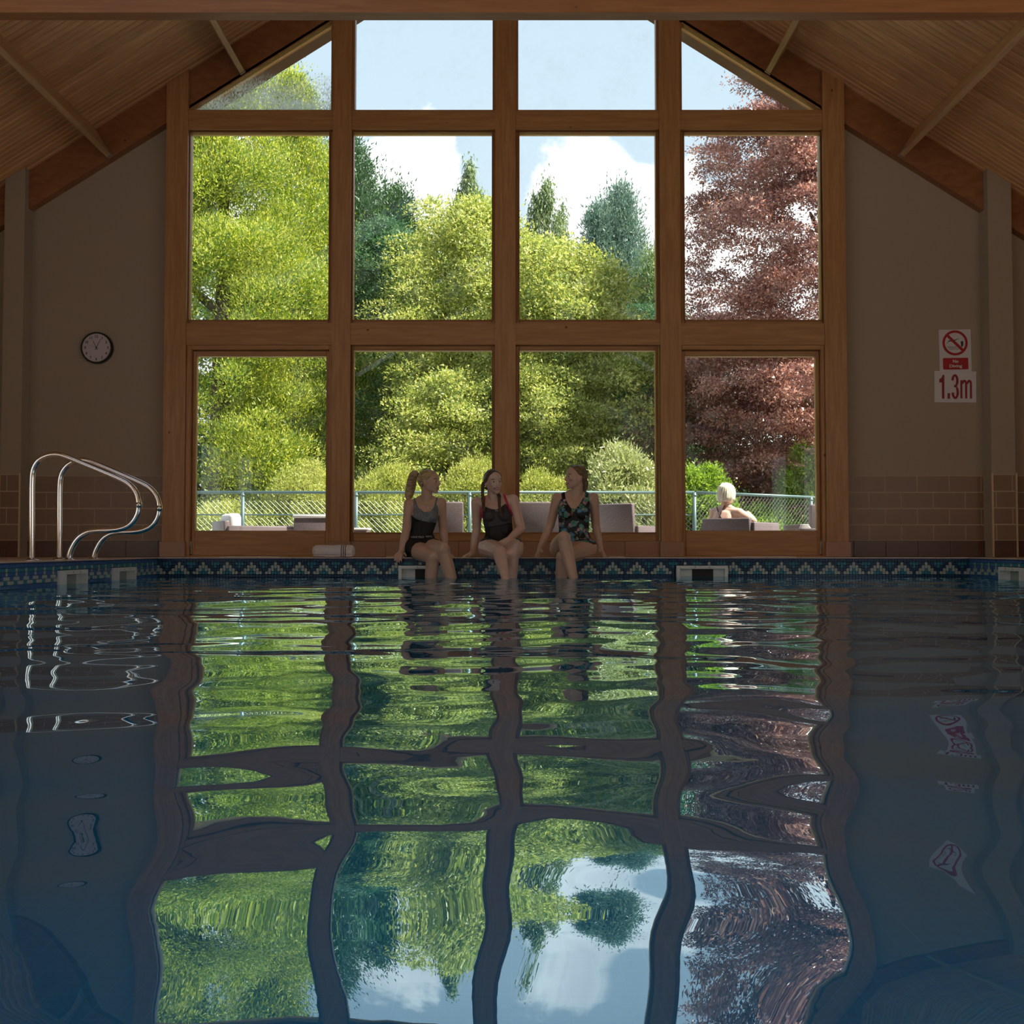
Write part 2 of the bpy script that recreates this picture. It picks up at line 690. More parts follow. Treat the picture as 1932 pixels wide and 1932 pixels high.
# ripples spreading from the bathers' feet
for fx, fy in ((-0.55, 8.55), (-0.02, 8.2), (0.50, 8.5)):
    d = np.hypot(X - fx, Y - fy)
    Zw += 0.0022 * np.exp(-d / 0.7) * np.sin(2 * math.pi * d / 0.16)
ny, nx = X.shape
me = bpy.data.meshes.new('water')
me.vertices.add(nx * ny)
me.vertices.foreach_set('co', np.stack([X, Y, ZWATER + Zw], -1).astype(np.float32).ravel())
ii = (np.arange(ny - 1)[:, None] * nx + np.arange(nx - 1)[None]).ravel()
q = np.stack([ii, ii + 1, ii + nx + 1, ii + nx], 1)
me.loops.add(q.size)
me.loops.foreach_set('vertex_index', q.ravel().astype(np.int32))
me.polygons.add(len(q))
me.polygons.foreach_set('loop_start', np.arange(0, q.size, 4, dtype=np.int32))
me.polygons.foreach_set('loop_total', np.full(len(q), 4, np.int32))
me.polygons.foreach_set('use_smooth', np.ones(len(q), bool))
me.update()
me.materials.append(m_water)
water = link('pool_water', me)
tag(water, 'rippling dark blue pool water reflecting the tall windows', 'water', kind='stuff')

# ---- gable wall wings, left and right of the glazing
post_px = [(310, 351), (626, 661), (934, 973), (1246, 1285), (1556, 1597)]
posts = [(P(a, 600, YP).x, P(c, 600, YP).x) for a, c in post_px]
GLX0, GLX1 = posts[0][0] + 0.03, posts[4][1] - 0.03
b = MB()
b.prism([(-ROOM_X, -0.3), (GLX0, -0.3), (GLX0, zceil(GLX0)), (-ROOM_X, zceil(-ROOM_X))], YW, YW + 0.28)
wall_bl = structure(b.build('wall_back_left', M_WALL), 'cream painted gable wall with the clock, left of the windows', 'wall')
b = MB()
b.prism([(GLX1, -0.3), (ROOM_X, -0.3), (ROOM_X, zceil(ROOM_X)), (GLX1, zceil(GLX1))], YW, YW + 0.28)
wall_br = structure(b.build('wall_back_right', M_WALL), 'cream painted gable wall with the depth sign, right of the windows', 'wall')

# side walls and end wall (out of frame): unseen openings added to brighten the hall
HW = zceil(ROOM_X)
ADDED_OPEN_Y = [(-6.2, -3.9), (-3.3, -1.0), (-0.4, 1.9), (2.5, 4.8)]


def side_wall(name, x0, x1, label):
    b = MB()
    b.box(x0, x1, ROOM_Y0, YW + 0.28, -0.3, 0.4)
    b.box(x0, x1, ROOM_Y0, YW + 0.28, 2.3, HW)
    ed = [ROOM_Y0] + [v for w in ADDED_OPEN_Y for v in w] + [YW + 0.28]
    for i in range(0, len(ed), 2):
        b.box(x0, x1, ed[i], ed[i + 1], 0.4, 2.3)
    return structure(b.build(name, M_WALL), label, 'wall')


wall_l = side_wall('wall_left', -ROOM_X - 0.25, -ROOM_X, 'cream painted side wall beyond the left deck')
wall_r = side_wall('wall_right', ROOM_X, ROOM_X + 0.25, 'cream painted side wall beyond the right deck')
b = MB()
b.prism([(-ROOM_X, -0.3), (ROOM_X, -0.3), (ROOM_X, HW), (XC, ZC), (-ROOM_X, HW)], ROOM_Y0 - 0.25, ROOM_Y0)
wall_f = structure(b.build('wall_front', M_WALL), 'cream end wall behind the camera', 'wall')

# tiles of the wainscot: rows and joints as in the photo
rows_px = [(898, 928.6), (929.4, 959.2), (960, 989.8), (990.6, 1019.6)]


def wainscot(wall, x0, x1, joint, y_front, rows=True, skirt=True):
    """tiles between x0 and x1 (m) on the wall face; joint: x of a joint of the first row"""
    w = 60.45 / (P(1000, 950, YW).x - P(999, 950, YW).x) ** -1
    gr = 0.006
    zt = P(0, 897, YW).z
    zs = P(0, 1020.2, YW).z
    mb = MB()
    mb.box(x0, x1, y_front - 0.0088, y_front, 0.0, zt)
    mb.build('grout_bed', M_GROUT, wall)
    for r, (pa, pb) in enumerate(rows_px):
        z1, z0 = P(0, pa, YW).z, P(0, pb, YW).z
        off = joint + (w / 2 if r % 2 else 0)
        k = math.floor((x0 - off) / w)
        while off + k * w < x1:
            a, c = max(x0, off + k * w), min(x1, off + (k + 1) * w)
            k += 1
            if c - a < 0.012:
                continue
            mb = MB()
            mb.cbox(a + gr / 2, c - gr / 2, y_front - 0.0095, y_front - 0.004, z0 + gr / 2, z1 - gr / 2, 0.0015)
            mb.build('wall_tile', M_TILE, wall)
    k = math.floor((x0 - joint) / w)
    while joint + k * w < x1:
        a, c = max(x0, joint + k * w), min(x1, joint + (k + 1) * w)
        k += 1
        if c - a < 0.012:
            continue
        mb = MB()
        mb.cbox(a + 0.0008, c - 0.0008, y_front - 0.016, y_front - 0.004, 0.001, zs, 0.002)
        mb.build('skirting_tile', M_SKIRT, wall)


pilL = (P(4, 700, 10.02).x, P(42, 700, 10.02).x)
pilR = (P(1868, 700, 10.02).x, P(1913, 700, 10.02).x)
wainscot(wall_bl, pilL[1], posts[0][0], P(179.3, 950, YW).x, YW)
wainscot(wall_bl, -ROOM_X, pilL[0], P(179.3, 950, YW).x, YW)
wainscot(wall_br, posts[4][1], pilR[0], P(1669.5, 950, YW).x, YW)
wainscot(wall_br, pilR[1], ROOM_X, P(1669.5, 950, YW).x, YW)
# pilasters
for nm, (a, c), lab, jt in (('trim_1', pilL, 'cream pilaster with tiled foot at the far left', 30), ('trim_2', pilR, 'cream pilaster with tiled foot right of the depth sign', 1893)):
    b = MB()
    b.prism([(a, 0), (c, 0), (c, zceil(c)), (a, zceil(a))], 10.02, YW + 0.02)
    pil = structure(b.build(nm, M_WALL), lab, 'pilaster')
    wainscot(pil, a, c, P(jt, 950, YW).x, 10.02)
    for xx in (a, c):
        mb = MB()
        mb.box(xx - 0.008, xx + 0.008, 10.002, 10.02, 0.001, P(0, 897, YW).z + 0.01)
        mb.build('edge_trim', M_TRIM, pil)

# ---- roof: ceiling slab, boards, purlins, rafters
XE = ROOM_X + 0.25
YR1 = YW + 0.9
ROOF_OPEN_Y = [(-6.8, -5.2), (-4.9, -3.4), (-3.1, -1.7), (-1.4, -0.4), (0.2, 1.8), (2.2, 3.8), (4.3, 5.9)]      # unseen roof openings added over the near half to bring in light
ROOF_OPEN_X = (1.2, 3.9)
b = MB()


def slab(s, xa, xb, y0, y1):
    xa, xb = XC + s * xa, XC + s * xb
    vs = []
    for dz in (0.02, 0.3):
        vs += [(xa, y0, zceil(xa) + dz), (xa, y1, zceil(xa) + dz), (xb, y1, zceil(xb) + dz), (xb, y0, zceil(xb) + dz)]
    b.add(vs, [(0, 1, 2, 3), (4, 5, 6, 7), (0, 1, 5, 4), (1, 2, 6, 5), (2, 3, 7, 6), (3, 0, 4, 7)])


for s in (-1, 1):
    xe = XE - s * XC
    slab(s, 0, ROOF_OPEN_X[0], ROOM_Y0 - 0.25, YR1)
    slab(s, ROOF_OPEN_X[1], xe, ROOM_Y0 - 0.25, YR1)
    ed = [ROOM_Y0 - 0.25] + [v for w in ROOF_OPEN_Y for v in w] + [YR1]
    if s > 0:
        ed = ed[:9] + [YR1]
    for i in range(0, len(ed), 2):
        slab(s, ROOF_OPEN_X[0], ROOF_OPEN_X[1], ed[i], ed[i + 1])
m_slab = plain('roof_deck_wood', (.10, .045, .018), 0.8)
ceiling = structure(b.build('ceiling', m_slab), 'pitched pine boarded ceiling over the pool', 'ceiling')
BW = 0.071
ANG = math.atan(TAN)
SL = (XE) / math.cos(ANG)
bw, th, ch = BW - 0.008, 0.018, 0.008


def board_mesh(s):
    mb = MB()
    # length along local x, width along y, face down (-z)
    pr = [(-bw / 2, th), (-bw / 2, ch), (-bw / 2 + ch, 0), (bw / 2 - ch, 0), (bw / 2, ch), (bw / 2, th)]
    vs = [(0, y, z) for y, z in pr] + [(s * SL, y, z) for y, z in pr]
    fs = [tuple(range(6)), tuple(range(11, 5, -1))] + [(i, (i + 1) % 6, 6 + (i + 1) % 6, 6 + i) for i in range(6)]
    mb.add(vs, fs)
    return mb.mesh('board', M_BOARD)


for s in (-1, 1):
    bm_ = board_mesh(s)
    y = YW - 0.04
    while y > 4.9:
        o = bpy.data.objects.new('ceiling_board', bm_)
        COL.objects.link(o)
        o.parent = ceiling
        o.location = (XC, y, ZC)
        o.rotation_euler = (0, s * ANG, 0)
        y -= BW
    # the boards overhead and behind, never in view one by one
    mb = MB()
    cA, sA = math.cos(ANG), math.sin(ANG)
    spans = ((0, ROOF_OPEN_X[0] / cA), (ROOF_OPEN_X[1] / cA, SL))
    while y > ROOM_Y0:
        runs = spans if any(a_ - bw / 2 < y < c_ + bw / 2 for a_, c_ in (ROOF_OPEN_Y if s < 0 else ROOF_OPEN_Y[:4])) else ((0, SL),)
        for l0, l1 in runs:
            mb.add([(XC + s * cA * l0, y - bw / 2, ZC - sA * l0), (XC + s * cA * l0, y + bw / 2, ZC - sA * l0), (XC + s * cA * l1, y + bw / 2, ZC - sA * l1), (XC + s * cA * l1, y - bw / 2, ZC - sA * l1)], [(0, 1, 2, 3)])
        y -= BW
    o = mb.build('ceiling_board_run', M_BOARD, ceiling)
    o['kind'] = 'stuff'

ntrim = [3]


def trim(mb, mat, label, cat='beam'):
    o = structure(mb.build('trim_%d' % ntrim[0], mat), label, cat)
    ntrim[0] += 1
    return o


# gable rafters
RAFT_Y0 = 10.10
for s, w in ((-1, 'left'), (1, 'right')):
    xe = s * ROOM_X
    mb = MB()
    mb.prism([(XC, ZA), (XC, ZC), (xe, zceil(xe)), (xe, zraf(xe))], RAFT_Y0, YW + 0.05)
    trim(mb, M_RAFTER, 'dark timber rafter on the gable wall, %s slope' % w, 'rafter')
# trusses further forward
for ty, near in ((6.2, True), (2.0, False), (-2.4, False)):
    for s, w in ((-1, 'left'), (1, 'right')):
        xe = s * ROOM_X
        mb = MB()
        mb.prism([(XC, ZA), (XC, ZC), (xe, zceil(xe)), (xe, zraf(xe))], ty, ty + 0.094)
        trim(mb, M_RAFTER, 'timber truss rafter above the %s, %s slope' % ('near tie beam' if near else 'middle of the pool' if ty > 0 else 'rear of the pool', w), 'rafter')
ZT = P(966, 23.5, 6.2).z
mb = MB()
mb.box(-4.9, 4.9, 6.2, 6.294, ZT, ZT + 0.33)
trim(mb, M_TIE, 'horizontal timber tie beam crossing the top of the view', 'beam')
# purlins between the trusses and the gable
pw, pd = 0.05, 0.29
M_HANGER = M_STEEL
nrm = {s: Vector((s * math.sin(ANG), 0, math.cos(ANG))) for s in (-1, 1)}
slp = {s: Vector((s * math.cos(ANG), 0, -math.sin(ANG))) for s in (-1, 1)}
pur_names = {1.27: 'highest', 2.545: 'upper', 3.83: 'lower', 5.1: 'lowest'}
for s, w in ((-1, 'left'), (1, 'right')):
    for d, nmn in pur_names.items():
        c = Vector((XC + s * d, 0, zraf(XC + s * d) + 0.012))
        a, e = slp[s] * (pw / 2), nrm[s] * pd
        prof = [c - a, c + a, c + a + e, c - a + e]
        mb = MB()
        vs = [(p.x, ROOM_Y0, p.z) for p in prof] + [(p.x, RAFT_Y0, p.z) for p in prof]
        mb.add(vs, [(0, 1, 2, 3), (7, 6, 5, 4)] + [(i, (i + 1) % 4, 4 + (i + 1) % 4, 4 + i) for i in range(4)])
        o = trim(mb, M_WOOD_Y, '%s purlin under the %s ceiling slope' % (nmn, w), 'purlin')
        mb = MB()
        a2 = slp[s] * (pw / 2 + 0.006)
        prof = [c - a2 - nrm[s] * 0.006, c + a2 - nrm[s] * 0.006, c + a2 + e * 0.5, c - a2 + e * 0.5]
        vs = [(p.x, RAFT_Y0 - 0.035, p.z) for p in prof] + [(p.x, RAFT_Y0, p.z) for p in prof]
        mb.add(vs, [(0, 1, 2, 3), (7, 6, 5, 4)] + [(i, (i + 1) % 4, 4 + (i + 1) % 4, 4 + i) for i in range(4)])
        mb.build('joist_hanger', M_HANGER, o)

# ---- timber posts and transoms of the glazed gable
post_lab = ['outer timber post at the left of the glazing', 'timber post between left door and second window',
            'central timber post behind the three bathers', 'timber post between third window and right door',
            'outer timber post at the right of the glazing']
ZPL = P(0, 1022, YP).z
for (a, c), lab in zip(posts, post_lab):
    mb = MB()
    e = 0.006
    top = lambda x: zceil(x) - 0.004
    mid = (a + c) / 2
    if a < XC < c:
        poly = [(a, 0), (c, 0), (c, top(c)), (XC, top(XC)), (a, top(a))]
    else:
        poly = [(a, 0), (c, 0), (c, top(c)), (a, top(a))]
    mb.prism(poly, YP, YG + 0.06)
    o = trim(mb, M_WOOD_V, lab, 'post')
    # tiled foot, one tile each face
    mb = MB()
    mb.cbox(a - 0.016, c + 0.016, YP - 0.022, YP + 0.12, 0.001, ZPL, 0.003)
    mb.build('plinth_tile', M_PLINTH, o)
tz = [(P(0, 243, YP).z, P(0, 207, YP).z), (P(0, 650, YP).z, P(0, 609, YP).z)]
bay_name = ['left bay', 'second bay', 'third bay', 'right bay']
for k in range(4):
    a, c = posts[k][1], posts[k + 1][0]
    for (z0, z1), w in zip(tz, ('upper', 'lower')):
        mb = MB()
        mb.box(a, c, YP + 0.012, YG + 0.05, z0, z1)
        trim(mb, M_WOOD_H, '%s transom of the %s between posts' % (w, bay_name[k]), 'transom')

# ---- windows
nwin = [1]


def rect_window(op, gl, label, fog=False, sill=None):
    """op/gl: pixel rects (x0,y0,x1,y1) of the opening and of the visible glass"""
    ox0, oz1 = P(op[0], op[1], YP).x, P(op[0], op[1], YP).z
    ox1, oz0 = P(op[2], op[3], YP).x, P(op[2], op[3], YP).z
    gx0, gz1 = P(gl[0], gl[1], YG - 0.02).x, P(gl[0], gl[1], YG - 0.02).z
    gx1, gz0 = P(gl[2], gl[3], YG - 0.02).x, P(gl[2], gl[3], YG - 0.02).z
    w = structure(empty('window_%d' % nwin[0], ((ox0 + ox1) / 2, YG, oz0)), label, 'window')
    nwin[0] += 1
    y0, y1 = YG - 0.035, YG + 0.04
    for nm, (x0, x1, z0, z1), mt in (('stile', (ox0, gx0, oz0, oz1), M_WOOD_V), ('stile', (gx1, ox1, oz0, oz1), M_WOOD_V),
                                     ('rail', (gx0, gx1, oz0, gz0), M_WOOD_H), ('rail', (gx0, gx1, gz1, oz1), M_WOOD_H)):
        mb = MB()
        mb.cbox(x0, x1, y0, y1, z0, z1, 0.006)
        mb.build(nm, mt, w)
    bead = 0.010
    for x0, x1, z0, z1, mt in ((gx0 - bead, gx0 + 0.001, gz0, gz1, M_WOOD_V), (gx1 - 0.001, gx1 + bead, gz0, gz1, M_WOOD_V),
                               (gx0, gx1, gz0 - bead, gz0 + 0.001, M_WOOD_H), (gx0, gx1, gz1 - 0.001, gz1 + bead, M_WOOD_H)):
        mb = MB()
        mb.cbox(x0, x1, y0 - 0.018, y0 + 0.002, z0, z1, 0.005)
        mb.build('glazing_bead', mt, w)
    mb = MB()
    mb.box(gx0 - 0.005, gx1 + 0.005, YG, YG + 0.006, gz0 - 0.005, gz1 + 0.005)
    mb.build('pane', M_GLASS, w)
    return w


op_x = [(351, 626), (661, 934), (973, 1246), (1285, 1556)]
gl_x = [(361.5, 620), (668, 928), (980, 1237.5), (1286, 1548)]
nm4 = ['left', 'second', 'third', 'right']
for k in range(4):
    rect_window((op_x[k][0], 243, op_x[k][1], 609), (max(gl_x[k][0], op_x[k][0] + 5), 252.5, gl_x[k][1], 604.5), 'large middle-row window pane in the %s bay' % nm4[k])
for k in (1, 2):
    w = rect_window((op_x[k][0], 650, op_x[k][1], 1021.5), (gl_x[k][0], 662, gl_x[k][1], 1004.5), 'lower fixed window behind the bathers, %s bay' % nm4[k])
    # tiled plinth below the sill
    xa, xb = posts[k][1], posts[k + 1][0]
    nT = 4
    for i in range(nT):
        mb = MB()
        mb.cbox(xa + (xb - xa) * i / nT + 0.001, xa + (xb - xa) * (i + 1) / nT - 0.001, YG - 0.085, YG + 0.05, 0.001, P(0, 1021.5, YP).z - 0.001, 0.003)
        mb.build('plinth_tile', M_PLINTH, w)
# top row under the rafters
for k in range(4):
    xa, xb = posts[k][1], posts[k + 1][0]
    z0 = tz[0][1]
    w = structure(empty('window_%d' % nwin[0], ((xa + xb) / 2, YG, z0)), '%s gable window under the rafters, top row' % ('triangular left' if k == 0 else 'triangular right' if k == 3 else nm4[k]), 'window')
    nwin[0] += 1
    fz = 0.022
    lo = z0 + fz * 0.5
    # clip under the rafter line
    def zr(x):
        return zraf(x) + 0.01
    xs_ = [xa, xb]
    if zr(xa) < lo:
        xs_[0] = XC - (ZA + 0.01 - lo) / TAN
    if zr(xb) < lo:
        xs_[1] = XC + (ZA + 0.01 - lo) / TAN
    poly = [(xs_[0], lo), (xs_[1], lo)]
    poly.append((xs_[1], max(lo, zr(xs_[1]))))
    poly.append((xs_[0], max(lo, zr(xs_[0]))))
    poly = [p for i, p in enumerate(poly) if p not in poly[:i]]
    mb = MB()
    mb.prism(poly, YG, YG + 0.006)
    mb.build('pane', M_FOG if k == 0 else M_GLASS, w)
    for xx, s in ((xa, 1), (xb, -1)):
        if zr(xx) > lo + 0.05:
            mb = MB()
            mb.box(min(xx, xx + s * 0.026), max(xx, xx + s * 0.026), YG - 0.06, YG + 0.04, lo, zr(xx))
            mb.build('stile', M_WOOD_V, w)
    mb = MB()
    mb.box(xa, xb, YG - 0.06, YG + 0.04, z0 - 0.001, z0 + 0.016)
    mb.build('rail', M_WOOD_H, w)
    mb = MB()
    (x0, x1) = (xs_[0], xs_[1])
    mb.prism([(x0, zr(x0) - 0.026), (x1, zr(x1) - 0.026), (x1, zr(x1) + 0.02), (x0, zr(x0) + 0.02)], YG - 0.06, YG + 0.04)
    mb.build('raking_rail', M_WOOD_H, w)

# ---- doors of the outer bays
for k, nm, gx, lab in ((0, 'door_1', (369, 615), 'glazed timber sliding door at the left of the glazing'),
                       (3, 'door_2', (1293, 1540.5), 'glazed timber sliding door at the right of the glazing')):
    xa, xb = posts[k][1], posts[k + 1][0]
    z1 = tz[1][0]
    d = structure(empty(nm, ((xa + xb) / 2, YG, 0)), lab, 'door')
    gx0, gx1 = P(gx[0], 800, YG - 0.03).x, P(gx[1], 800, YG - 0.03).x
    gz1, gz0 = P(0, 672, YG - 0.03).z, P(0, 1001, YG - 0.03).z
    hz = P(0, 662, YG - 0.03).z
    lx0, lx1 = gx0 - 0.032, gx1 + 0.032
    y0, y1 = YG - 0.03, YG + 0.04
    for nmp, (x0, x1, za, zb), yy, mt in (
            ('jamb', (xa, lx0 - 0.003, 0.0135, z1), (YG - 0.08, YG + 0.05), M_WOOD_V),
            ('jamb', (lx1 + 0.003, xb, 0.0135, z1), (YG - 0.08, YG + 0.05), M_WOOD_V),
            ('head', (lx0 - 0.003, lx1 + 0.003, hz + 0.004, z1), (YG - 0.08, YG + 0.05), M_WOOD_H),
            ('stile', (lx0, gx0, 0.0135, hz), (y0, y1), M_WOOD_V),
            ('stile', (gx1, lx1, 0.0135, hz), (y0, y1), M_WOOD_V),
            ('top_rail', (gx0, gx1, gz1, hz), (y0, y1), M_WOOD_H),
            ('bottom_rail', (gx0, gx1, 0.0135, gz0), (y0, y1), M_WOOD_H),
            ('threshold', (xa, xb, 0.0, 0.0135), (YG - 0.095, YG + 0.06), M_WOOD_H)):
        mb = MB()
        mb.cbox(x0, x1, yy[0], yy[1], za, zb, 0.005 if nmp != 'threshold' else 0.002)
        mb.build(nmp, mt, d)
    mb = MB()
    mb.box(gx0 - 0.004, gx1 + 0.004, YG, YG + 0.006, gz0 - 0.004, gz1 + 0.004)
    mb.build('pane', M_GLASS, d)
    bx = lx0 - 0.002 if k == 0 else lx1 + 0.002
    mb = MB()
    mb.box(bx - 0.012, bx + 0.012, y0 - 0.016, y0, 0.03, 0.15)
    mb.tube([(bx, y0 - 0.022, 0.045), (bx, y0 - 0.022, 0.19)], 0.006, 8)
    mb.build('foot_bolt', M_STEEL, d)

# ================================================================== FITTINGS
M_WEIR = plain('grey_green_plastic', (.30, .36, .31), 0.5)


def skimmer(label, c, axis, w=0.40):
    """white skimmer mouth; c = centre on the wall at water level, axis 'y' faces -y, 'x+' faces +x, 'x-' faces -x"""
    rz = {'y': 0.0, 'x+': math.pi / 2, 'x-': -math.pi / 2}[axis]
    t = thing('pool_skimmer', label, 'skimmer', c, rz, 'skimmers in the pool walls')
    h0, h1, fr = -0.12, 0.095, 0.026
    pieces = [(-w / 2, w / 2, h1 - fr, h1), (-w / 2, w / 2, h0, h0 + fr), (-w / 2, -w / 2 + fr, h0 + fr, h1 - fr), (w / 2 - fr, w / 2, h0 + fr, h1 - fr)]
    mb = MB()
    for x0, x1, z0, z1 in pieces:
        mb.box(x0, x1, -0.055, -0.001, z0, z1)
    o = link('faceplate', mb.mesh('faceplate', M_WHITEP), t, False)
    a = w / 2 - fr
    mb = MB()
    mb.box(-a, a, -0.008, -0.001, h0 + fr, h1 - fr)
    link('throat', mb.mesh('throat', M_WHITEP), t, False)
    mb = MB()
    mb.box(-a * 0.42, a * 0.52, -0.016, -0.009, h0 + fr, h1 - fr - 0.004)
    link('weir_opening', mb.mesh('weir_opening', M_MOUTH_SHADE if axis == 'y' else M_WEIR), t, False)  # solid plate; on the far wall coloured dark as the mouth's shade
    for sx in (-0.06, 0.06):
        mb = MB()
        mb.lathe([(0.006, -0.058), (0.006, -0.054)], (sx, 0, h1 - fr / 2), 'y', 8)
        link('screw', mb.mesh('screw', M_STEEL), t, False)
    return t


skimmer('white skimmer behind the legs of the blonde bather', ((skim_gable[0][0] + skim_gable[0][1]) / 2, YE, ZWATER), 'y', skim_gable[0][1] - skim_gable[0][0])
skimmer('white skimmer in the far pool wall below the right door', ((skim_gable[1][0] + skim_gable[1][1]) / 2, YE, ZWATER), 'y', skim_gable[1][1] - skim_gable[1][0])
for i, (a, c) in enumerate(skim_left):
    skimmer(['nearer white skimmer in the left pool wall under the handrails', 'farther white skimmer in the left pool wall near the corner'][i], (XL, (a + c) / 2, ZWATER), 'x+', c - a)
for a, c in skim_right:
    skimmer('white skimmer in the right pool wall at the picture edge', (XR, (a + c) / 2, ZWATER), 'x-', c - a)

# ---- grab rails
railA = [(60, 1058), (60, 1000), (60, 940), (60, 905), (62, 885), (72, 868), (90, 859), (108, 857), (124, 861), (150, 872), (190, 888.5), (228, 904.5), (245, 914), (257, 929), (262, 948), (261, 968), (250, 987), (233, 997), (210, 1000.5), (180, 1001), (163, 1004), (147, 1015), (136, 1032), (131, 1047), (130.5, 1058)]
railB = [(112, 1057), (112, 1000), (112, 945), (112, 915), (115, 893), (128, 876), (145, 868), (160, 867.5), (176, 873), (215, 889), (266, 911), (284, 921), (296, 936), (301, 954), (299, 975), (288, 992), (270, 1001), (248, 1004), (222, 1004), (206, 1008), (192, 1018), (182, 1035), (178, 1048), (177, 1057)]
for pts, Yr, lab in ((railA, 7.33, 'nearer curved steel grab rail on the left deck'), (railB, 7.78, 'farther curved steel grab rail on the left deck')):
    w = [P(x, y, Yr) for x, y in pts]
    w[0].z = 0.0
    w[-1].z = 0.0
    t = thing('pool_grab_rail', lab, 'handrail', (w[0].x, Yr, 0), 0, 'pair of steel pool grab rails')
    mb = MB()
    mb.tube(smooth_path(w, 2), 0.0205, 14)
    mb.build('rail_tube', M_CHROME, t)
    for e in (w[0], w[-1]):
        mb = MB()
        mb.lathe([(0.048, 0.0), (0.046, 0.006), (0.030, 0.012), (0.022, 0.02)], (e.x, e.y, 0.0), 'z', 20)
        mb.build('flange', M_CHROME, t)
    k = len(w) // 2 + 2
    j = P(*(railA[14] if Yr < 7.5 else railB[13]), Yr)
    j2 = P(*(railA[15] if Yr < 7.5 else railB[14]), Yr)
    mb = MB()
    mb.tube([j, j.lerp(j2, 0.5)], 0.0222, 14)
    mb.build('joint_sleeve', M_CHROME, t)


def text_mesh(body, size, sx=1.0, bold=0.0, extrude=0.001):
    cu = bpy.data.curves.new('lettering', 'FONT')
    cu.body = body
    cu.size = size
    cu.align_x = 'CENTER'
    cu.align_y = 'CENTER'
    cu.offset = bold
    cu.extrude = extrude
    cu.resolution_u = 4
    ob = bpy.data.objects.new('tmp', cu)
    COL.objects.link(ob)
    dg = bpy.context.evaluated_depsgraph_get()
    me = bpy.data.meshes.new_from_object(ob.evaluated_get(dg))
    bpy.data.objects.remove(ob)
    co = np.empty(len(me.vertices) * 3, np.float32)
    me.vertices.foreach_get('co', co)
    co = co.reshape(-1, 3)
    co[:, 0] *= sx
    # centre on its own box
    co[:, 0] -= (co[:, 0].max() + co[:, 0].min()) / 2
    co[:, 1] -= (co[:, 1].max() + co[:, 1].min()) / 2
    # stand it up: (x, y, z) -> (x, -z, y), facing -y
    co = np.stack([co[:, 0], -co[:, 2], co[:, 1]], 1)
    me.vertices.foreach_set('co', co.ravel().astype(np.float32))
    me.update()
    return me


def lettering(name, body, size, mat, loc, parent, sx=1.0, bold=0.0, width=None, height=None, rot=0.0):
    me = text_mesh(body, size, sx, bold)
    co = np.empty(len(me.vertices) * 3, np.float32)
    me.vertices.foreach_get('co', co)
    co = co.reshape(-1, 3)
    if width:
        co[:, 0] *= width / (co[:, 0].max() - co[:, 0].min())
    if height:
        co[:, 2] *= height / (co[:, 2].max() - co[:, 2].min())
    me.vertices.foreach_set('co', co.ravel())
    me.materials.clear()
    me.materials.append(mat)
    o = link(name, me, parent, False)
    o.location = loc
    o.rotation_euler = (0, rot, 0)
    return o


# ---- wall clock
cc = P(181, 655.5, YW - 0.05)
clock = thing('wall_clock', 'round black-rimmed wall clock on the cream wall', 'clock', (cc.x, YW, cc.z))
R = 30.0 / 1990 * YW
mb = MB()
mb.lathe([(R, 0.0), (R, -0.03), (R * 0.985, -0.045), (R * 0.93, -0.05), (R * 0.895, -0.044), (R * 0.89, -0.036)], (0, 0, 0), 'y', 48)
link('rim', mb.mesh('rim', M_BLACK), clock, False)
m_face = plain('clock_face', (.62, .56, .60), 0.5, var=0.02)
mb = MB()
mb.lathe([(R * 0.9, -0.030), (R * 0.9, -0.038)], (0, 0, 0), 'y', 48, smooth=False)
face = link('dial', mb.mesh('dial', m_face), clock, False)
m_ink = plain('clock_ink', (.05, .03, .03), 0.5)
for h in range(1, 13):
    a = math.radians(h * 30)
    lettering('numeral', str(h), 0.036, m_ink, (math.sin(a) * R * 0.715, -0.0388, math.cos(a) * R * 0.715), face, bold=0.0006)


def hand(name, ang, L, tail, w0):
    mb = MB()
    a = math.radians(ang)
    d, s = (math.sin(a), math.cos(a)), (math.cos(a), -math.sin(a))
    q = [(-tail, w0), (L, w0 * 0.6), (L, -w0 * 0.6), (-tail, -w0)]
    mb.prism([(d[0] * l + s[0] * w, d[1] * l + s[1] * w) for l, w in q], -0.0425, -0.041)
    link(name, mb.mesh(name, m_ink), clock, False)


hand('hour_hand', -26, R * 0.47, R * 0.14, 0.0032)
hand('minute_hand', 26, R * 0.64, R * 0.14, 0.0026)
hand('second_hand', -70, R * 0.62, R * 0.18, 0.0009)
mb = MB()
mb.lathe([(0.006, -0.038), (0.006, -0.0435)], (0, 0, 0), 'y', 12)
link('hub', mb.mesh('hub', m_ink), clock, False)

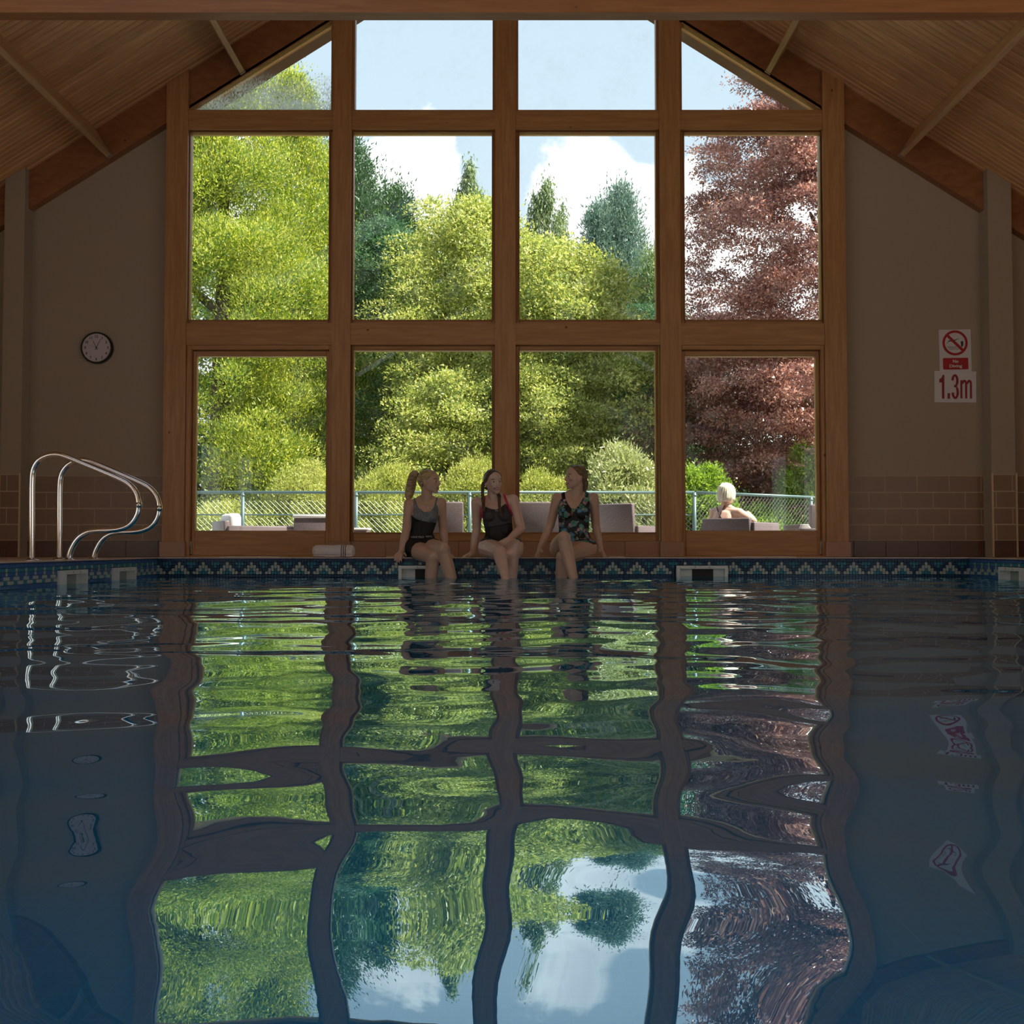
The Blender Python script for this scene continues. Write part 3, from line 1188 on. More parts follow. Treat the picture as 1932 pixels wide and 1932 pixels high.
# ---- no diving sign and depth sign
c0 = P(1802, 661, YW)
S = YW / 1990.0
sg = thing('warning_sign', 'white no diving sign with red prohibition circle', 'sign', (c0.x, YW, c0.z))
sg.rotation_euler = (0, math.radians(-0.8), 0)
mb = MB()
mb.box(-30 * S, 30 * S, -0.004, 0.0, -40.5 * S, 39.5 * S)
link('panel', mb.mesh('panel', M_WHITE), sg, False)
zc = 14 * S
ro, ri = 24 * S, 19.4 * S
mb = MB()
nseg = 48
vs, fs = [], []
for y in (-0.0055, -0.0035):
    for r in (ro, ri):
        for i in range(nseg):
            a = 2 * math.pi * i / nseg
            vs.append((r * math.cos(a), y, zc + r * math.sin(a)))
for i in range(nseg):
    j = (i + 1) % nseg
    fs += [(i, j, nseg + j, nseg + i), (2 * nseg + i, 3 * nseg + i, 3 * nseg + j, 2 * nseg + j), (i, 2 * nseg + i, 2 * nseg + j, j), (nseg + i, nseg + j, 3 * nseg + j, 3 * nseg + i)]
mb.add(vs, fs)
hw = 2.6 * S
dq = math.sqrt(0.5)
q = [(-ri * dq - hw * dq, ri * dq - hw * dq), (-ri * dq + hw * dq, ri * dq + hw * dq), (ri * dq + hw * dq, -ri * dq + hw * dq), (ri * dq - hw * dq, -ri * dq - hw * dq)]
mb.prism([(x, zc + z) for x, z in q], -0.0062, -0.0035)
link('prohibition_ring', mb.mesh('prohibition_ring', M_RED), sg, False)
mb = MB()
dv = [(-16.5, -3.0), (-13.5, 1.5), (-10, 3.2), (-5, 2.6), (-1, 4.0), (5, 7.0), (11, 8.6), (5, 8.0), (0, 6.2), (-3, 6.0), (-8, 5.0), (-11.5, 4.8), (-14.0, 2.4)]
mb.prism([(x * S, zc + z * S) for x, z in dv], -0.0050, -0.0035)
mb.prism([(x * S, zc + z * S) for x, z in [(11.0, 3.0), (15.4, 3.0), (15.2, -4.5), (13.5, -7.6), (11.4, -7.0)]], -0.0050, -0.0035)
for i, zz in enumerate((-7.0, -9.4, -11.8)):
    mb.prism([(x * S, zc + z * S) for x, z in [(-15.5 + i * 2, zz), (3.0 + i * 2, zz), (3.0 + i * 2, zz - 0.7), (-15.5 + i * 2, zz - 0.7)]], -0.0050, -0.0035)
link('diver_pictogram', mb.mesh('diver_pictogram', M_BLACK), sg, False)
mb = MB()
w2, h2, rr = 24 * S, 11 * S, 2 * S
zb = -25.6 * S
pts = []
for cx, cz, a0 in ((w2 - rr, h2 - rr, 0), (-w2 + rr, h2 - rr, 90), (-w2 + rr, -h2 + rr, 180), (w2 - rr, -h2 + rr, 270)):
    for k in range(5):
        a = math.radians(a0 + k * 22.5)
        pts.append((cx + rr * math.cos(a), zb + cz + rr * math.sin(a)))
mb.prism(pts, -0.0055, -0.0035)
rp = link('red_text_plate', mb.mesh('red_text_plate', M_RED), sg, False)
lettering('lettering', 'No', 0.05, M_WHITE, (0, -0.0062, zb + 4.6 * S), rp, width=10.4 * S, height=6.2 * S, bold=0.0012)
lettering('lettering', 'Diving', 0.05, M_WHITE, (0, -0.0062, zb - 5.2 * S), rp, width=24 * S, height=7.6 * S, bold=0.0012)
c1 = P(1802, 730, YW)
ds = thing('depth_sign', 'white water depth sign reading 1.3m in maroon', 'sign', (c1.x, YW, c1.z))
ds.rotation_euler = (0, math.radians(0.6), 0)
mb = MB()
mb.box(-39.5 * S, 39.5 * S, -0.007, -0.0035, -29.7 * S, 29.7 * S)
link('panel', mb.mesh('panel', M_WHITE), ds, False)
# heavy condensed figures, drawn as strokes of equal weight
def strokes(polys, name):
    mb = MB()
    for i, q in enumerate(polys):
        mb.prism([(x * S, z * S) for x, z in q], -0.0086 - i * 0.00003, -0.0065)
    link(name, mb.mesh(name, M_MAROON), ds, False)


def arc_band(cx, cz, rx, rz, wx, wz, a0, a1, n=14):
    """thick elliptical stroke as quads"""
    out = []
    for i in range(n):
        a, e = math.radians(a0 + (a1 - a0) * i / n), math.radians(a0 + (a1 - a0) * (i + 1) / n)
        o_ = lambda an: (cx + rx * math.cos(an), cz + rz * math.sin(an))
        i_ = lambda an: (cx + (rx - wx) * math.cos(an), cz + (rz - wz) * math.sin(an))
        out.append([o_(a), o_(e), i_(e), i_(a)])
    return out


strokes([[(-25.6, -22.8), (-21.0, -22.8), (-21.0, 22.4), (-24.2, 22.4), (-26.4, 16.6), (-30.5, 14.4), (-30.5, 8.0), (-25.6, 8.0)]], 'numeral_one')
strokes([[(-15.0, -22.8), (-10.2, -22.8), (-10.2, -12.2), (-15.0, -12.2)]], 'decimal_point')
strokes(arc_band(-0.9, 11.6, 6.9, 12.4, 4.6, 4.6, 178, -62) + arc_band(-0.4, -10.6, 7.0, 12.9, 4.6, 4.6, 62, -178) + [[(-2.6, 3.6), (1.6, 3.4), (3.5, 0.8), (1.6, -1.2), (-2.6, -1.0)]], 'numeral_three')
strokes([[(9.3, -22.0), (13.2, -22.0), (13.2, 13.0), (9.3, 12.2)], [(18.3, -22.0), (22.2, -22.0), (22.2, 6.0), (18.3, 6.0)], [(27.4, -22.0), (31.2, -22.0), (31.2, 6.0), (27.4, 6.0)]]
        + arc_band(17.0, 5.6, 5.2, 8.0, 3.9, 4.4, 178, 0) + arc_band(26.1, 5.6, 5.2, 8.0, 3.9, 4.4, 178, 0), 'letter_m')

# ---- rolled towel on the pool edge
tw = thing('rolled_towel', 'rolled white towel with three dark stripes on the pool edge', 'towel', (P(630, 1050, 8.95).x, 8.955, 0.008))
m_tow, t, out = material('towelling')
co = objco(t)
sx = t.new('ShaderNodeSeparateXYZ')
t.l.new(co, sx.inputs[0])
nn = t.noise(co, scale=160, detail=2)
base = t.mix(nn, C4((.66, .60, .58)), C4((.84, .79, .77)))
stripe = None
for c in (0.070, 0.087, 0.104):
    d = t.math('ABSOLUTE', t.math('SUBTRACT', sx.outputs[0], c))
    k = t.smooth(d, 0.0045, 0.003)
    stripe = k if stripe is None else t.math('MAXIMUM', stripe, k)
bsdf(t, out, t.mix(stripe, base, C4((.10, .07, .10))), 0.95, bump=nn, bstr=0.5, bdist=0.004, spec=0.1)
L = 0.342 / 2
prof = [(-L, 0.0)]
mb = MB()
nu, nv = 40, 28
vs, fs = [], []
for i in range(nu + 1):
    u = -1 + 2 * i / nu
    x = u * L
    e = max(0.0, (abs(u) - 0.86) / 0.14)
    sc = math.sqrt(max(0.0, 1 - e * e * 0.55))
    dip = 1 - 0.055 * math.exp(-((u + 0.02) / 0.10) ** 2) + 0.012 * math.sin(u * 9)
    for j in range(nv):
        a = 2 * math.pi * j / nv
        y = math.cos(a) * 0.058 * sc
        z = 0.052 + math.sin(a) * 0.052 * sc * (dip if math.sin(a) > 0 else 1)
        z = max(z, 0.0)
        vs.append((x, y, z))
for i in range(nu):
    for j in range(nv):
        fs.append((i * nv + j, (i + 1) * nv + j, (i + 1) * nv + (j + 1) % nv, i * nv + (j + 1) % nv))
fs.append(tuple(range(nv)))
fs.append(tuple(nu * nv + j for j in range(nv - 1, -1, -1)))
mb.add(vs, fs, 0, True)
link('roll', mb.mesh('roll', m_tow), tw, False)
mb = MB()
sp = []
for i in range(60):
    a = i / 59 * math.pi * 5.2
    r = 0.008 + 0.036 * i / 59
    sp.append((-L - 0.001, math.cos(a) * r, 0.052 + math.sin(a) * r * 0.9))
mb.tube(sp, 0.0042, 6)
link('spiral_end', mb.mesh('spiral_end', m_tow), tw, False)
mb = MB()
mb.tube([(-L * 0.97, -0.057, 0.012), (0, -0.058, 0.010), (L * 0.97, -0.057, 0.012)], 0.007, 8)
link('loose_edge', mb.mesh('loose_edge', m_tow), tw, False)

# ---- floor grilles in the deck before the glazing
m_gr = plain('pale_grille', (.62, .55, .46), 0.4)
for (a, c), lab in (((414, 528), 'pale floor grille before the left door'), ((728, 760), 'pale floor grille left of the blonde bather'), ((1389, 1502), 'pale floor grille before the right door'), ((1150, 1180), 'pale floor grille right of the flowered bather')):
    yg0, yg1 = 9.30, 9.55
    x0, x1 = P(a, 1050, yg0).x, P(c, 1050, yg0).x
    t = thing('floor_grille', lab, 'grille', ((x0 + x1) / 2, yg0, 0), 0, 'floor grilles along the glazing')
    for y0, y1 in ((yg0, yg0 + 0.02), (yg1 - 0.02, yg1)):
        mb = MB()
        mb.box(x0, x1, y0, y1, 0, 0.011)
        mb.build('grille_rail', m_gr, t)
    k = 0
    while x0 + k * 0.03 < x1:
        mb = MB()
        mb.box(x0 + k * 0.03, x0 + k * 0.03 + 0.014, yg0 + 0.02, yg1 - 0.02, 0, 0.010)
        mb.build('grille_bar', m_gr, t)
        k += 1

# ================================================================== OUTSIDE
ZT0 = -0.25          # terrace level
b = MB()
b.box(-16, 16, YW + 0.28, 15.3, ZT0 - 0.2, ZT0)
terrace = structure(b.build('terrace', M_PALE), 'pale paved terrace outside the glazing', 'terrace')
m_grass, t, out = material('rough_grass')
co = objco(t)
nn = t.noise(co, scale=6, detail=6)
bsdf(t, out, t.mix(nn, C4((.05, .09, .02)), C4((.13, .20, .05))), 0.9)
b = MB()
gx = np.linspace(-60, 60, 25)
gy = np.concatenate([[15.3, 17, 20, 25], np.linspace(32, 90, 10)])
vs = [(x, y, ZT0 - 0.02 - (0.05 * (y - 15.3) if y < 35 else 0.05 * 19.7) + 0.15 * math.sin(x * 0.7 + y)) for y in gy for x in gx]
fs = [(j * 25 + i, j * 25 + i + 1, (j + 1) * 25 + i + 1, (j + 1) * 25 + i) for j in range(len(gy) - 1) for i in range(24)]
b.add(vs, fs, 0, True)
ground = structure(b.build('garden_ground', m_grass), 'rough garden ground falling away behind the fence', 'ground')


def zground(y):
    return ZT0 - 0.02 - min(0.05 * max(0, y - 15.3), 0.985)


def leaf_material(name, cols, trans=0.35, rough=0.45, spec=0.4):
    m, t, out = material(name)
    ge = t.new('ShaderNodeNewGeometry')
    co = objco(t)
    big = t.noise(co, scale=0.9, detail=3)
    f = t.math('ADD', t.math('MULTIPLY', ge.outputs['Random Per Island'], 0.7), t.math('MULTIPLY', big, 0.45), clamp=True)
    st = [(i / (len(cols) - 1), C4(c)) for i, c in enumerate(cols)]
    c = t.ramp(t.math('SUBTRACT', f, 0.07, clamp=True), st)
    b = t.new('ShaderNodeBsdfPrincipled')
    t.l.new(c, b.inputs['Base Color'])
    b.inputs['Roughness'].default_value = rough
    b.inputs['Specular IOR Level'].default_value = spec
    tl = t.new('ShaderNodeBsdfTranslucent')
    hs = t.new('ShaderNodeHueSaturation')
    hs.inputs['Saturation'].default_value = 1.15
    hs.inputs['Value'].default_value = 1.5
    t.l.new(c, hs.inputs['Color'])
    t.l.new(hs.outputs[0], tl.inputs['Color'])
    mx = t.new('ShaderNodeMixShader')
    mx.inputs[0].default_value = trans
    t.l.new(b.outputs[0], mx.inputs[1])
    t.l.new(tl.outputs[0], mx.inputs[2])
    t.l.new(mx.outputs[0], out.inputs['Surface'])
    return m


ML = {
    'cypress': leaf_material('cypress_foliage', [(.04, .11, .025), (.17, .26, .04), (.47, .50, .09), (.70, .67, .18)]),
    'dark': leaf_material('dark_conifer_foliage', [(.03, .07, .03), (.06, .13, .05), (.13, .22, .08)], 0.25),
    'maple': leaf_material('maple_foliage', [(.06, .13, .04), (.24, .31, .08), (.56, .56, .17), (.80, .76, .34)], 0.38),
    'shade': leaf_material('shrub_tree_foliage', [(.03, .09, .05), (.08, .17, .08), (.22, .32, .14)], 0.3),
    'blue': leaf_material('blue_conifer_foliage', [(.07, .13, .11), (.14, .23, .18), (.28, .38, .27)], 0.25),
    'weep': leaf_material('weeping_conifer_foliage', [(.08, .14, .07), (.17, .25, .10), (.40, .44, .17)], 0.3),
    'beech': leaf_material('copper_beech_foliage', [(.08, .04, .045), (.26, .125, .11), (.52, .27, .20), (.74, .54, .45)], 0.35, 0.3, 0.9),
    'bush': leaf_material('bright_bush_foliage', [(.10, .18, .03), (.25, .38, .06), (.50, .58, .14)], 0.4, 0.35, 0.6),
    'rhodo': leaf_material('glossy_shrub_foliage', [(.09, .14, .05), (.26, .32, .11), (.52, .54, .26), (.70, .66, .44)], 0.3, 0.3, 0.8),
    'hedge': leaf_material('yellow_green_shrub_foliage', [(.10, .17, .04), (.40, .43, .11), (.76, .72, .30)], 0.4),
}
M_BARK = plain('bark', (.10, .075, .055), 0.9, var=0.35, scale=12)
RT = np.random.default_rng(5)


def unit(v):
    return v / np.maximum(1e-9, np.linalg.norm(v, axis=1, keepdims=True))


def leaves(C, D, U, L, Wd, rng, flat=0.0):
    """pointed leaves at C along D, facing roughly the way their clump faces (U); flat = pull of the normal to the vertical"""
    n = len(C)
    nr = unit(U * 0.9 + rng.normal(size=(n, 3)) * 0.55 + flat * np.array([0, 0, 1.2]))
    S = unit(np.cross(D, nr))
    L = (L * rng.uniform(.6, 1.35, n))[:, None]
    Wd = (Wd * rng.uniform(.6, 1.3, n))[:, None]
    V = np.stack([C - S * Wd / 2, C + S * Wd / 2, C + D * L], 1)
    return V.reshape(-1, 3)


def leaf_object(V, mat, parent):
    # leave out what lies far outside the glazing, as seen from the hall
    q = PX(V.reshape(-1, 3, 3)[:, 2])
    keep = (q[:, 0] > 230) & (q[:, 0] < 1710) & (q[:, 1] > -60) & (q[:, 1] < 1075)
    V = V.reshape(-1, 3, 3)[keep].reshape(-1, 3)
    nv = len(V)
    nf = nv // 3
    me = bpy.data.meshes.new('foliage')
    me.vertices.add(nv)
    me.vertices.foreach_set('co', V.astype(np.float32).ravel())
    me.loops.add(nv)
    me.loops.foreach_set('vertex_index', np.arange(nv, dtype=np.int32))
    me.polygons.add(nf)
    me.polygons.foreach_set('loop_start', np.arange(0, nv, 3, dtype=np.int32))
    me.polygons.foreach_set('loop_total', np.full(nf, 3, np.int32))
    me.update()
    me.materials.append(mat)
    o = link('foliage', me, parent)
    o['kind'] = 'stuff'
    return o


def clump_leaves(cc, rr, n, rng, up=0.3, out=0.8, rand=0.5, fill=0.35):
    """n leaves spread over ellipsoid clumps cc (M,3) with radii rr (M,3)"""
    M = len(cc)
    vol = (rr[:, 0] * rr[:, 2]) ** 0.9
    idx = rng.choice(M, n, p=vol / vol.sum())
    u = unit(rng.normal(size=(n, 3)) + np.array([0.1, -0.3, 0.35]))
    rad = rng.uniform(fill, 1.0, n)[:, None] ** 0.6
    C = cc[idx] + u * rr[idx] * rad * (1 + 0.13 * rng.normal(size=(n, 1)) ** 3).clip(.5, 1.55)
    D = unit(u * out + np.array([0, 0, up]) + rng.normal(size=(n, 3)) * rand)
    return C, D, u


def front_angles(n, rng, frac=0.86):
    a = rng.uniform(-1, 1, n) * math.pi * 0.62 - math.pi / 2
    b_ = rng.uniform(0, 2 * math.pi, n)
    return np.where(rng.uniform(size=n) < frac, a, b_)


def trunk(parent, base, h, r, rng, branches=6, spread=1.0, lo=0.25, up=0.5, name='trunk', lean=0.0):
    mb = MB()
    pts = [Vector((base[0] + lean * k / 6 * h + rng.normal() * 0.05 * h / 10, base[1] + rng.normal() * 0.05 * h / 10, base[2] + h * k / 6)) for k in range(7)]
    mb.tube(smooth_path(pts, 1), [r, r * 0.1], 8)
    mb.build(name, M_BARK, parent)
    for i in range(branches):
        f = lo + (0.92 - lo) * i / max(1, branches - 1)
        k = f * 6
        p = pts[int(k)].lerp(pts[min(6, int(k) + 1)], k - int(k))
        a = -math.pi / 2 + (i % 2 * 2 - 1) * rng.uniform(0.2, 1.5)
        L = spread * (1.05 - 0.6 * f)
        e = p + Vector((math.cos(a) * L, math.sin(a) * L, L * up))
        mid = p.lerp(e, 0.5) + Vector((0, 0, L * 0.08))
        mb = MB()
        mb.tube(smooth_path([p, mid, e], 1), [r * 0.42, r * 0.1], 6)
        mb.build('branch', M_BARK, parent)


def tree(name, label, px, top, Y, R, n, mat, kind, cat='tree', group=None, low=0.0, seed=1, tall=None, L=.11, Wd=.05, nclump=150, trunk_r=0.16, prof=None, dx=0.0):
    """px: pixel column of the trunk, top: pixel row of the crown's top; stands on the garden ground at depth Y"""
    rng = np.random.default_rng(seed)
    p = P(px, top, Y)
    zg = zground(Y)
    H = p.z - zg
    base = np.array([p.x, Y, zg])
    t = thing(name, label, cat, tuple(base), 0, group)
    h = rng.uniform(low, 1, nclump) ** (0.85 if kind != 'dome' else 1.0)
    a = front_angles(nclump, rng)
    if kind == 'cone':
        prof_r = R * np.clip((1 - h) ** 0.75, 0.03, None) * (0.55 + 0.45 * np.minimum(1, h / 0.15 + 0.3))
        rad = prof_r * rng.uniform(.45, 1.0, nclump)
        cs = 0.16 * R + 0.12
        rr = np.stack([cs * rng.uniform(.6, 1.2, nclump), cs * rng.uniform(.6, 1.2, nclump), cs * rng.uniform(.9, 1.7, nclump)], 1)
        up, out, rand, flat = 0.75, 0.5, 0.45, 0.0
    elif kind == 'column':
        prof_r = R * np.clip(1 - h ** 2.6, 0.12, 1)
        rad = prof_r * rng.uniform(.55, 1.05, nclump)
        cs = 0.19 * R + 0.14
        rr = np.stack([cs * rng.uniform(.5, 1.5, nclump), cs * rng.uniform(.5, 1.5, nclump), cs * rng.uniform(.4, 1.1, nclump)], 1)
        up, out, rand, flat = 0.7, 0.6, 0.5, 0.0
    elif kind == 'weep':
        prof_r = R * np.clip(1 - h ** 7, 0.12, 1)
        rad = prof_r * rng.uniform(.5, 1.0, nclump)
        cs = 0.16 * R + 0.10
        rr = np.stack([cs * .6 * np.ones(nclump), cs * .6 * np.ones(nclump), cs * rng.uniform(1.6, 3.0, nclump)], 1)
        up, out, rand, flat = -1.3, 0.35, 0.3, 0.0
    elif kind == 'tier':
        prof_r = R * np.sqrt(np.clip(1 - np.abs(h - 0.42) ** 2 / 0.36, 0.04, 1))
        rad = prof_r * rng.uniform(.35, 1.22, nclump) * (1 + 0.22 * np.sin(a * 5 + h * 9 + seed))
        cs = 0.15 * R + 0.14
        rr = np.stack([cs * rng.uniform(.5, 1.7, nclump), cs * rng.uniform(.5, 1.7, nclump), cs * rng.uniform(.25, .85, nclump)], 1)
        up, out, rand, flat = 0.05, 0.8, 0.55, 0.5
    elif kind == 'loose':
        prof_r = R * np.sqrt(np.clip(1 - (h - 0.40) ** 2 / 0.38, 0.05, 1))
        rad = prof_r * rng.uniform(.1, 1.0, nclump) ** 0.6
        cs = 0.085 * R + 0.12
        rr = np.stack([cs * rng.uniform(.7, 1.7, nclump), cs * rng.uniform(.7, 1.7, nclump), cs * rng.uniform(.25, .6, nclump)], 1)
        up, out, rand, flat = -0.1, 0.8, 0.6, 0.3
    else:  # dome
        prof_r = R * np.sqrt(np.clip(1 - h ** 2, 0.02, 1))
        rad = prof_r * rng.uniform(.6, 1.0, nclump)
        cs = 0.15 * R + 0.10
        rr = np.stack([cs * rng.uniform(.7, 1.3, nclump)] * 3, 1)
        up, out, rand, flat = 0.5, 0.8, 0.5, 0.2
    if prof is not None:
        rad = rad * prof(h)
    top_pad = rr[:, 2] * 0.8 if kind != 'weep' else 0
    cc = np.stack([base[0] + np.cos(a) * rad + dx * h * H, base[1] + np.sin(a) * rad, zg + np.maximum(0.05, h * H - top_pad)], 1)
    C, D, U = clump_leaves(cc, rr, n, rng, up, out, rand)
    keep = C[:, 2] > zg + 0.02
    leaf_object(leaves(C[keep], D[keep], U[keep], L, Wd, rng, flat), ML[mat], t)
    nb = {'cone': 0, 'column': 5, 'weep': 0, 'tier': 9, 'loose': 12, 'dome': 5}[kind]
    trunk(t, base, H * (0.95 if kind in ('cone', 'column', 'weep') else 0.8 if kind == 'loose' else 0.72), trunk_r, rng, nb, R * 0.85, 0.12 if kind != 'loose' else 0.2, 0.55 if kind != 'loose' else 0.35, 'trunk' if kind != 'dome' else 'stem', dx)
    return t


GT = 'trees beyond the fence'
GB = 'shrubs along the fence'
tree('golden_cypress', 'tall yellow-green cypress filling the left windows', 425, 95, 20.5, 2.3, 256000, 'cypress', 'column', group=GT, seed=3, L=0.068, Wd=0.029, nclump=190, trunk_r=.28)
tree('golden_cypress', 'slimmer cypress whose pointed top shows right of the tallest one', 548, 126, 22.5, 2.6, 115200, 'cypress', 'cone', group=GT, seed=4, L=0.068, Wd=0.029, nclump=150, trunk_r=.2)
tree('dark_conifer', 'dark conifer at the left edge of the second bay', 655, 248, 26, 3.2, 72000, 'dark', 'cone', group=GT, seed=5, L=0.099, Wd=0.043, nclump=230)
tree('dark_conifer', 'shorter dark conifer beside the white cloud in the second bay', 745, 352, 27, 3.0, 60000, 'dark', 'cone', group=GT, seed=6, L=0.099, Wd=0.043, nclump=200)
tree('weeping_conifer', 'narrow drooping conifer top above the maple, second bay', 887, 340, 26.5, .85, 30000, 'weep', 'weep', group=GT, seed=7, L=0.112, Wd=0.032, nclump=90)
tree('weeping_conifer', 'drooping conifer at the left of the third bay', 1028, 382, 26.5, 1.1, 42000, 'weep', 'weep', group=GT, seed=8, L=0.112, Wd=0.032, nclump=110)
tree('blue_conifer', 'tall blue-green conifer with the sharpest tip, third bay', 1168, 346, 34, 2.9, 60000, 'blue', 'cone', group=GT, seed=9, L=0.124, Wd=0.043, nclump=240)
tree('blue_conifer', 'blue-green conifer close on the left of the sharp-tipped one', 1130, 376, 33.5, 2.2, 39000, 'blue', 'cone', group=GT, seed=10, L=0.124, Wd=0.043, nclump=180)
tree('pale_conifer', 'pale green conifer at the right edge of the third bay', 1232, 470, 29, 2.4, 42000, 'weep', 'cone', group=GT, seed=11, L=0.112, Wd=0.036, nclump=150)
tree('shade_tree', 'broad dark green tree in the middle of the second bay', 728, 430, 23.5, 2.0, 102000, 'shade', 'tier', group=GT, seed=12, L=0.074, Wd=0.040, nclump=260)
tree('maple_tree', 'sunlit yellow-green maple right in the second bay', 880, 385, 21.5, 1.75, 132000, 'maple', 'tier', group=GT, seed=13, L=0.065, Wd=0.043, nclump=480)
tree('maple_tree', 'sunlit yellow-green maple in the third bay behind the bathers', 1035, 455, 20.0, 1.6, 114000, 'maple', 'tier', group=GT, seed=14, L=0.065, Wd=0.043, nclump=440)
tree('maple_tree', 'low sunlit maple boughs above the blonde bather', 845, 705, 18.9, 1.15, 60000, 'maple', 'tier', group=GT, seed=51, L=0.055, Wd=0.036, nclump=300, trunk_r=.07)
tree('maple_tree', 'low sunlit maple boughs right of the central post', 1015, 690, 18.6, .95, 52000, 'maple', 'tier', group=GT, seed=52, L=0.055, Wd=0.036, nclump=260, trunk_r=.07)
tree('shade_tree', 'dark green tree right of the maple in the third bay', 1190, 585, 22.5, 1.9, 78000, 'shade', 'tier', group=GT, seed=15, L=0.074, Wd=0.040, nclump=220)
tree('copper_beech', 'copper beech with purple leaves in the right bay', 1555, 70, 19.0, 2.75, 400000, 'beech', 'loose', group=GT, seed=16, L=0.055, Wd=0.036, nclump=620, trunk_r=.2)
tree('copper_beech', 'lower copper beech boughs behind the sunbathing woman', 1425, 610, 20.6, 2.0, 130000, 'beech', 'tier', group=GT, seed=41, L=0.055, Wd=0.036, nclump=300, trunk_r=.12)
tree('glossy_shrub', 'rounded glossy shrub behind the flowered bather', 1165, 838, 16.6, .85, 48000, 'rhodo', 'dome', 'shrub', GB, seed=17, L=0.068, Wd=0.029, nclump=120, trunk_r=.04)
tree('leafy_bush', 'bright green bush left of the sunbathing woman', 1325, 872, 16.3, .62, 31500, 'bush', 'dome', 'shrub', GB, seed=18, L=0.045, Wd=0.032, nclump=60, trunk_r=.03)
tree('leafy_bush', 'tall bright green bush at the right edge of the right door', 1532, 826, 17.2, .62, 36000, 'bush', 'dome', 'shrub', GB, seed=19, L=0.045, Wd=0.032, nclump=80, trunk_r=.03)
tree('leafy_bush', 'low bright green bush right of the sunbathing woman', 1440, 952, 17.0, .75, 27000, 'bush', 'dome', 'shrub', GB, seed=25, L=0.045, Wd=0.032, nclump=60, trunk_r=.03)
tree('yellow_shrub', 'feathery yellow-green shrub at the right of the left door', 585, 868, 16.8, .85, 56700, 'hedge', 'dome', 'shrub', GB, seed=20, L=0.042, Wd=0.021, nclump=110, trunk_r=.03)
tree('yellow_shrub', 'yellow-green shrub low at the left of the left door', 430, 945, 16.6, .95, 48600, 'hedge', 'dome', 'shrub', GB, seed=21, L=0.042, Wd=0.021, nclump=90, trunk_r=.03)
tree('yellow_shrub', 'yellow-green shrub behind the blonde bather', 745, 880, 17.2, 1.0, 72900, 'hedge', 'dome', 'shrub', GB, seed=22, L=0.042, Wd=0.021, nclump=130, trunk_r=.03)
tree('yellow_shrub', 'yellow-green shrub behind the bather with braids', 905, 870, 17.4, 1.0, 72900, 'hedge', 'dome', 'shrub', GB, seed=23, L=0.042, Wd=0.021, nclump=130, trunk_r=.03)
tree('yellow_shrub', 'yellow-green shrub between braids bather and flowered bather', 1030, 880, 17.0, .85, 56700, 'hedge', 'dome', 'shrub', GB, seed=24, L=0.042, Wd=0.021, nclump=110, trunk_r=.03)
for i, (px, tp, Y, R) in enumerate(((330, 420, 29, 3.2), (560, 560, 30, 3.4), (820, 600, 31, 3.4), (1090, 640, 31, 3.2), (1330, 850, 30, 2.6), (1600, 640, 30, 3.4))):
    tree('woodland_tree', ['backdrop tree behind the cypresses at far left', 'backdrop tree behind the left post', 'backdrop tree behind the second bay', 'backdrop tree behind the third bay', 'backdrop tree low behind the copper beech', 'backdrop tree beyond the right edge of the glazing'][i], px, tp, Y, R, 34000, 'shade', 'tier', group=GT, seed=30 + i, L=.15, Wd=.09, nclump=150)

# ---- chain-link fence: two straight runs
def fence_run(label, A, B, posts_x, top, mid=True, seed=0):
    """A, B end points on the terrace edge; top = rail height above the terrace at both"""
    t = thing('chain_link_fence', label, 'fence', tuple(A), 0)
    A, B = Vector(A), Vector(B)
    d = (B - A)
    L = d.length
    d.normalize()
    up = Vector((0, 0, top))
    mb = MB()
    mb.tube([A + up, B + up], 0.021, 10)
    mb.build('top_rail', M_GALV, t)
    if mid:
        mb = MB()
        mb.tube([A + up * 0.72, B + up * 0.72], 0.010, 8)
        mb.build('middle_wire', M_GALV, t)
    for s in posts_x:
        p = A + d * s
        mb = MB()
        mb.tube([p, p + up], 0.028, 10)
        mb.lathe([(0.034, top - 0.05), (0.034, top - 0.03)], tuple(p), 'z', 12)
        mb.build('post', M_GALV, t)
    # woven diagonals
    mb = MB()
    step, r = 0.072, 0.0016
    k = -top
    nrm = Vector((-d.y, d.x, 0))
    for sgn in (1, -1):
        s = -top
        while s < L + top:
            s0, s1 = (s, s + top) if sgn > 0 else (s + top, s)
            z0, z1 = 0.02, top
            # clip to the run
            def cut(sa, za, sb, zb):
                if sa < 0:
                    f = (0 - sa) / (sb - sa); sa, za = 0, za + (zb - za) * f
                if sa > L:
                    f = (L - sa) / (sb - sa); sa, za = L, za + (zb - za) * f
                return sa, za
            if max(s0, s1) > 0 and min(s0, s1) < L:
                a = cut(s0, z0, s1, z1)
                c = cut(s1, z1, s0, z0)
                off = nrm * (0.003 * sgn)
                mb.tube([A + d * a[0] + Vector((0, 0, a[1])) + off, A + d * c[0] + Vector((0, 0, c[1])) + off], r if sgn > 0 else r * 0.75, 4, smooth=False, caps=False)
            s += step
    o = mb.build('wire_mesh', M_WIRE, t)
    o['kind'] = 'stuff'


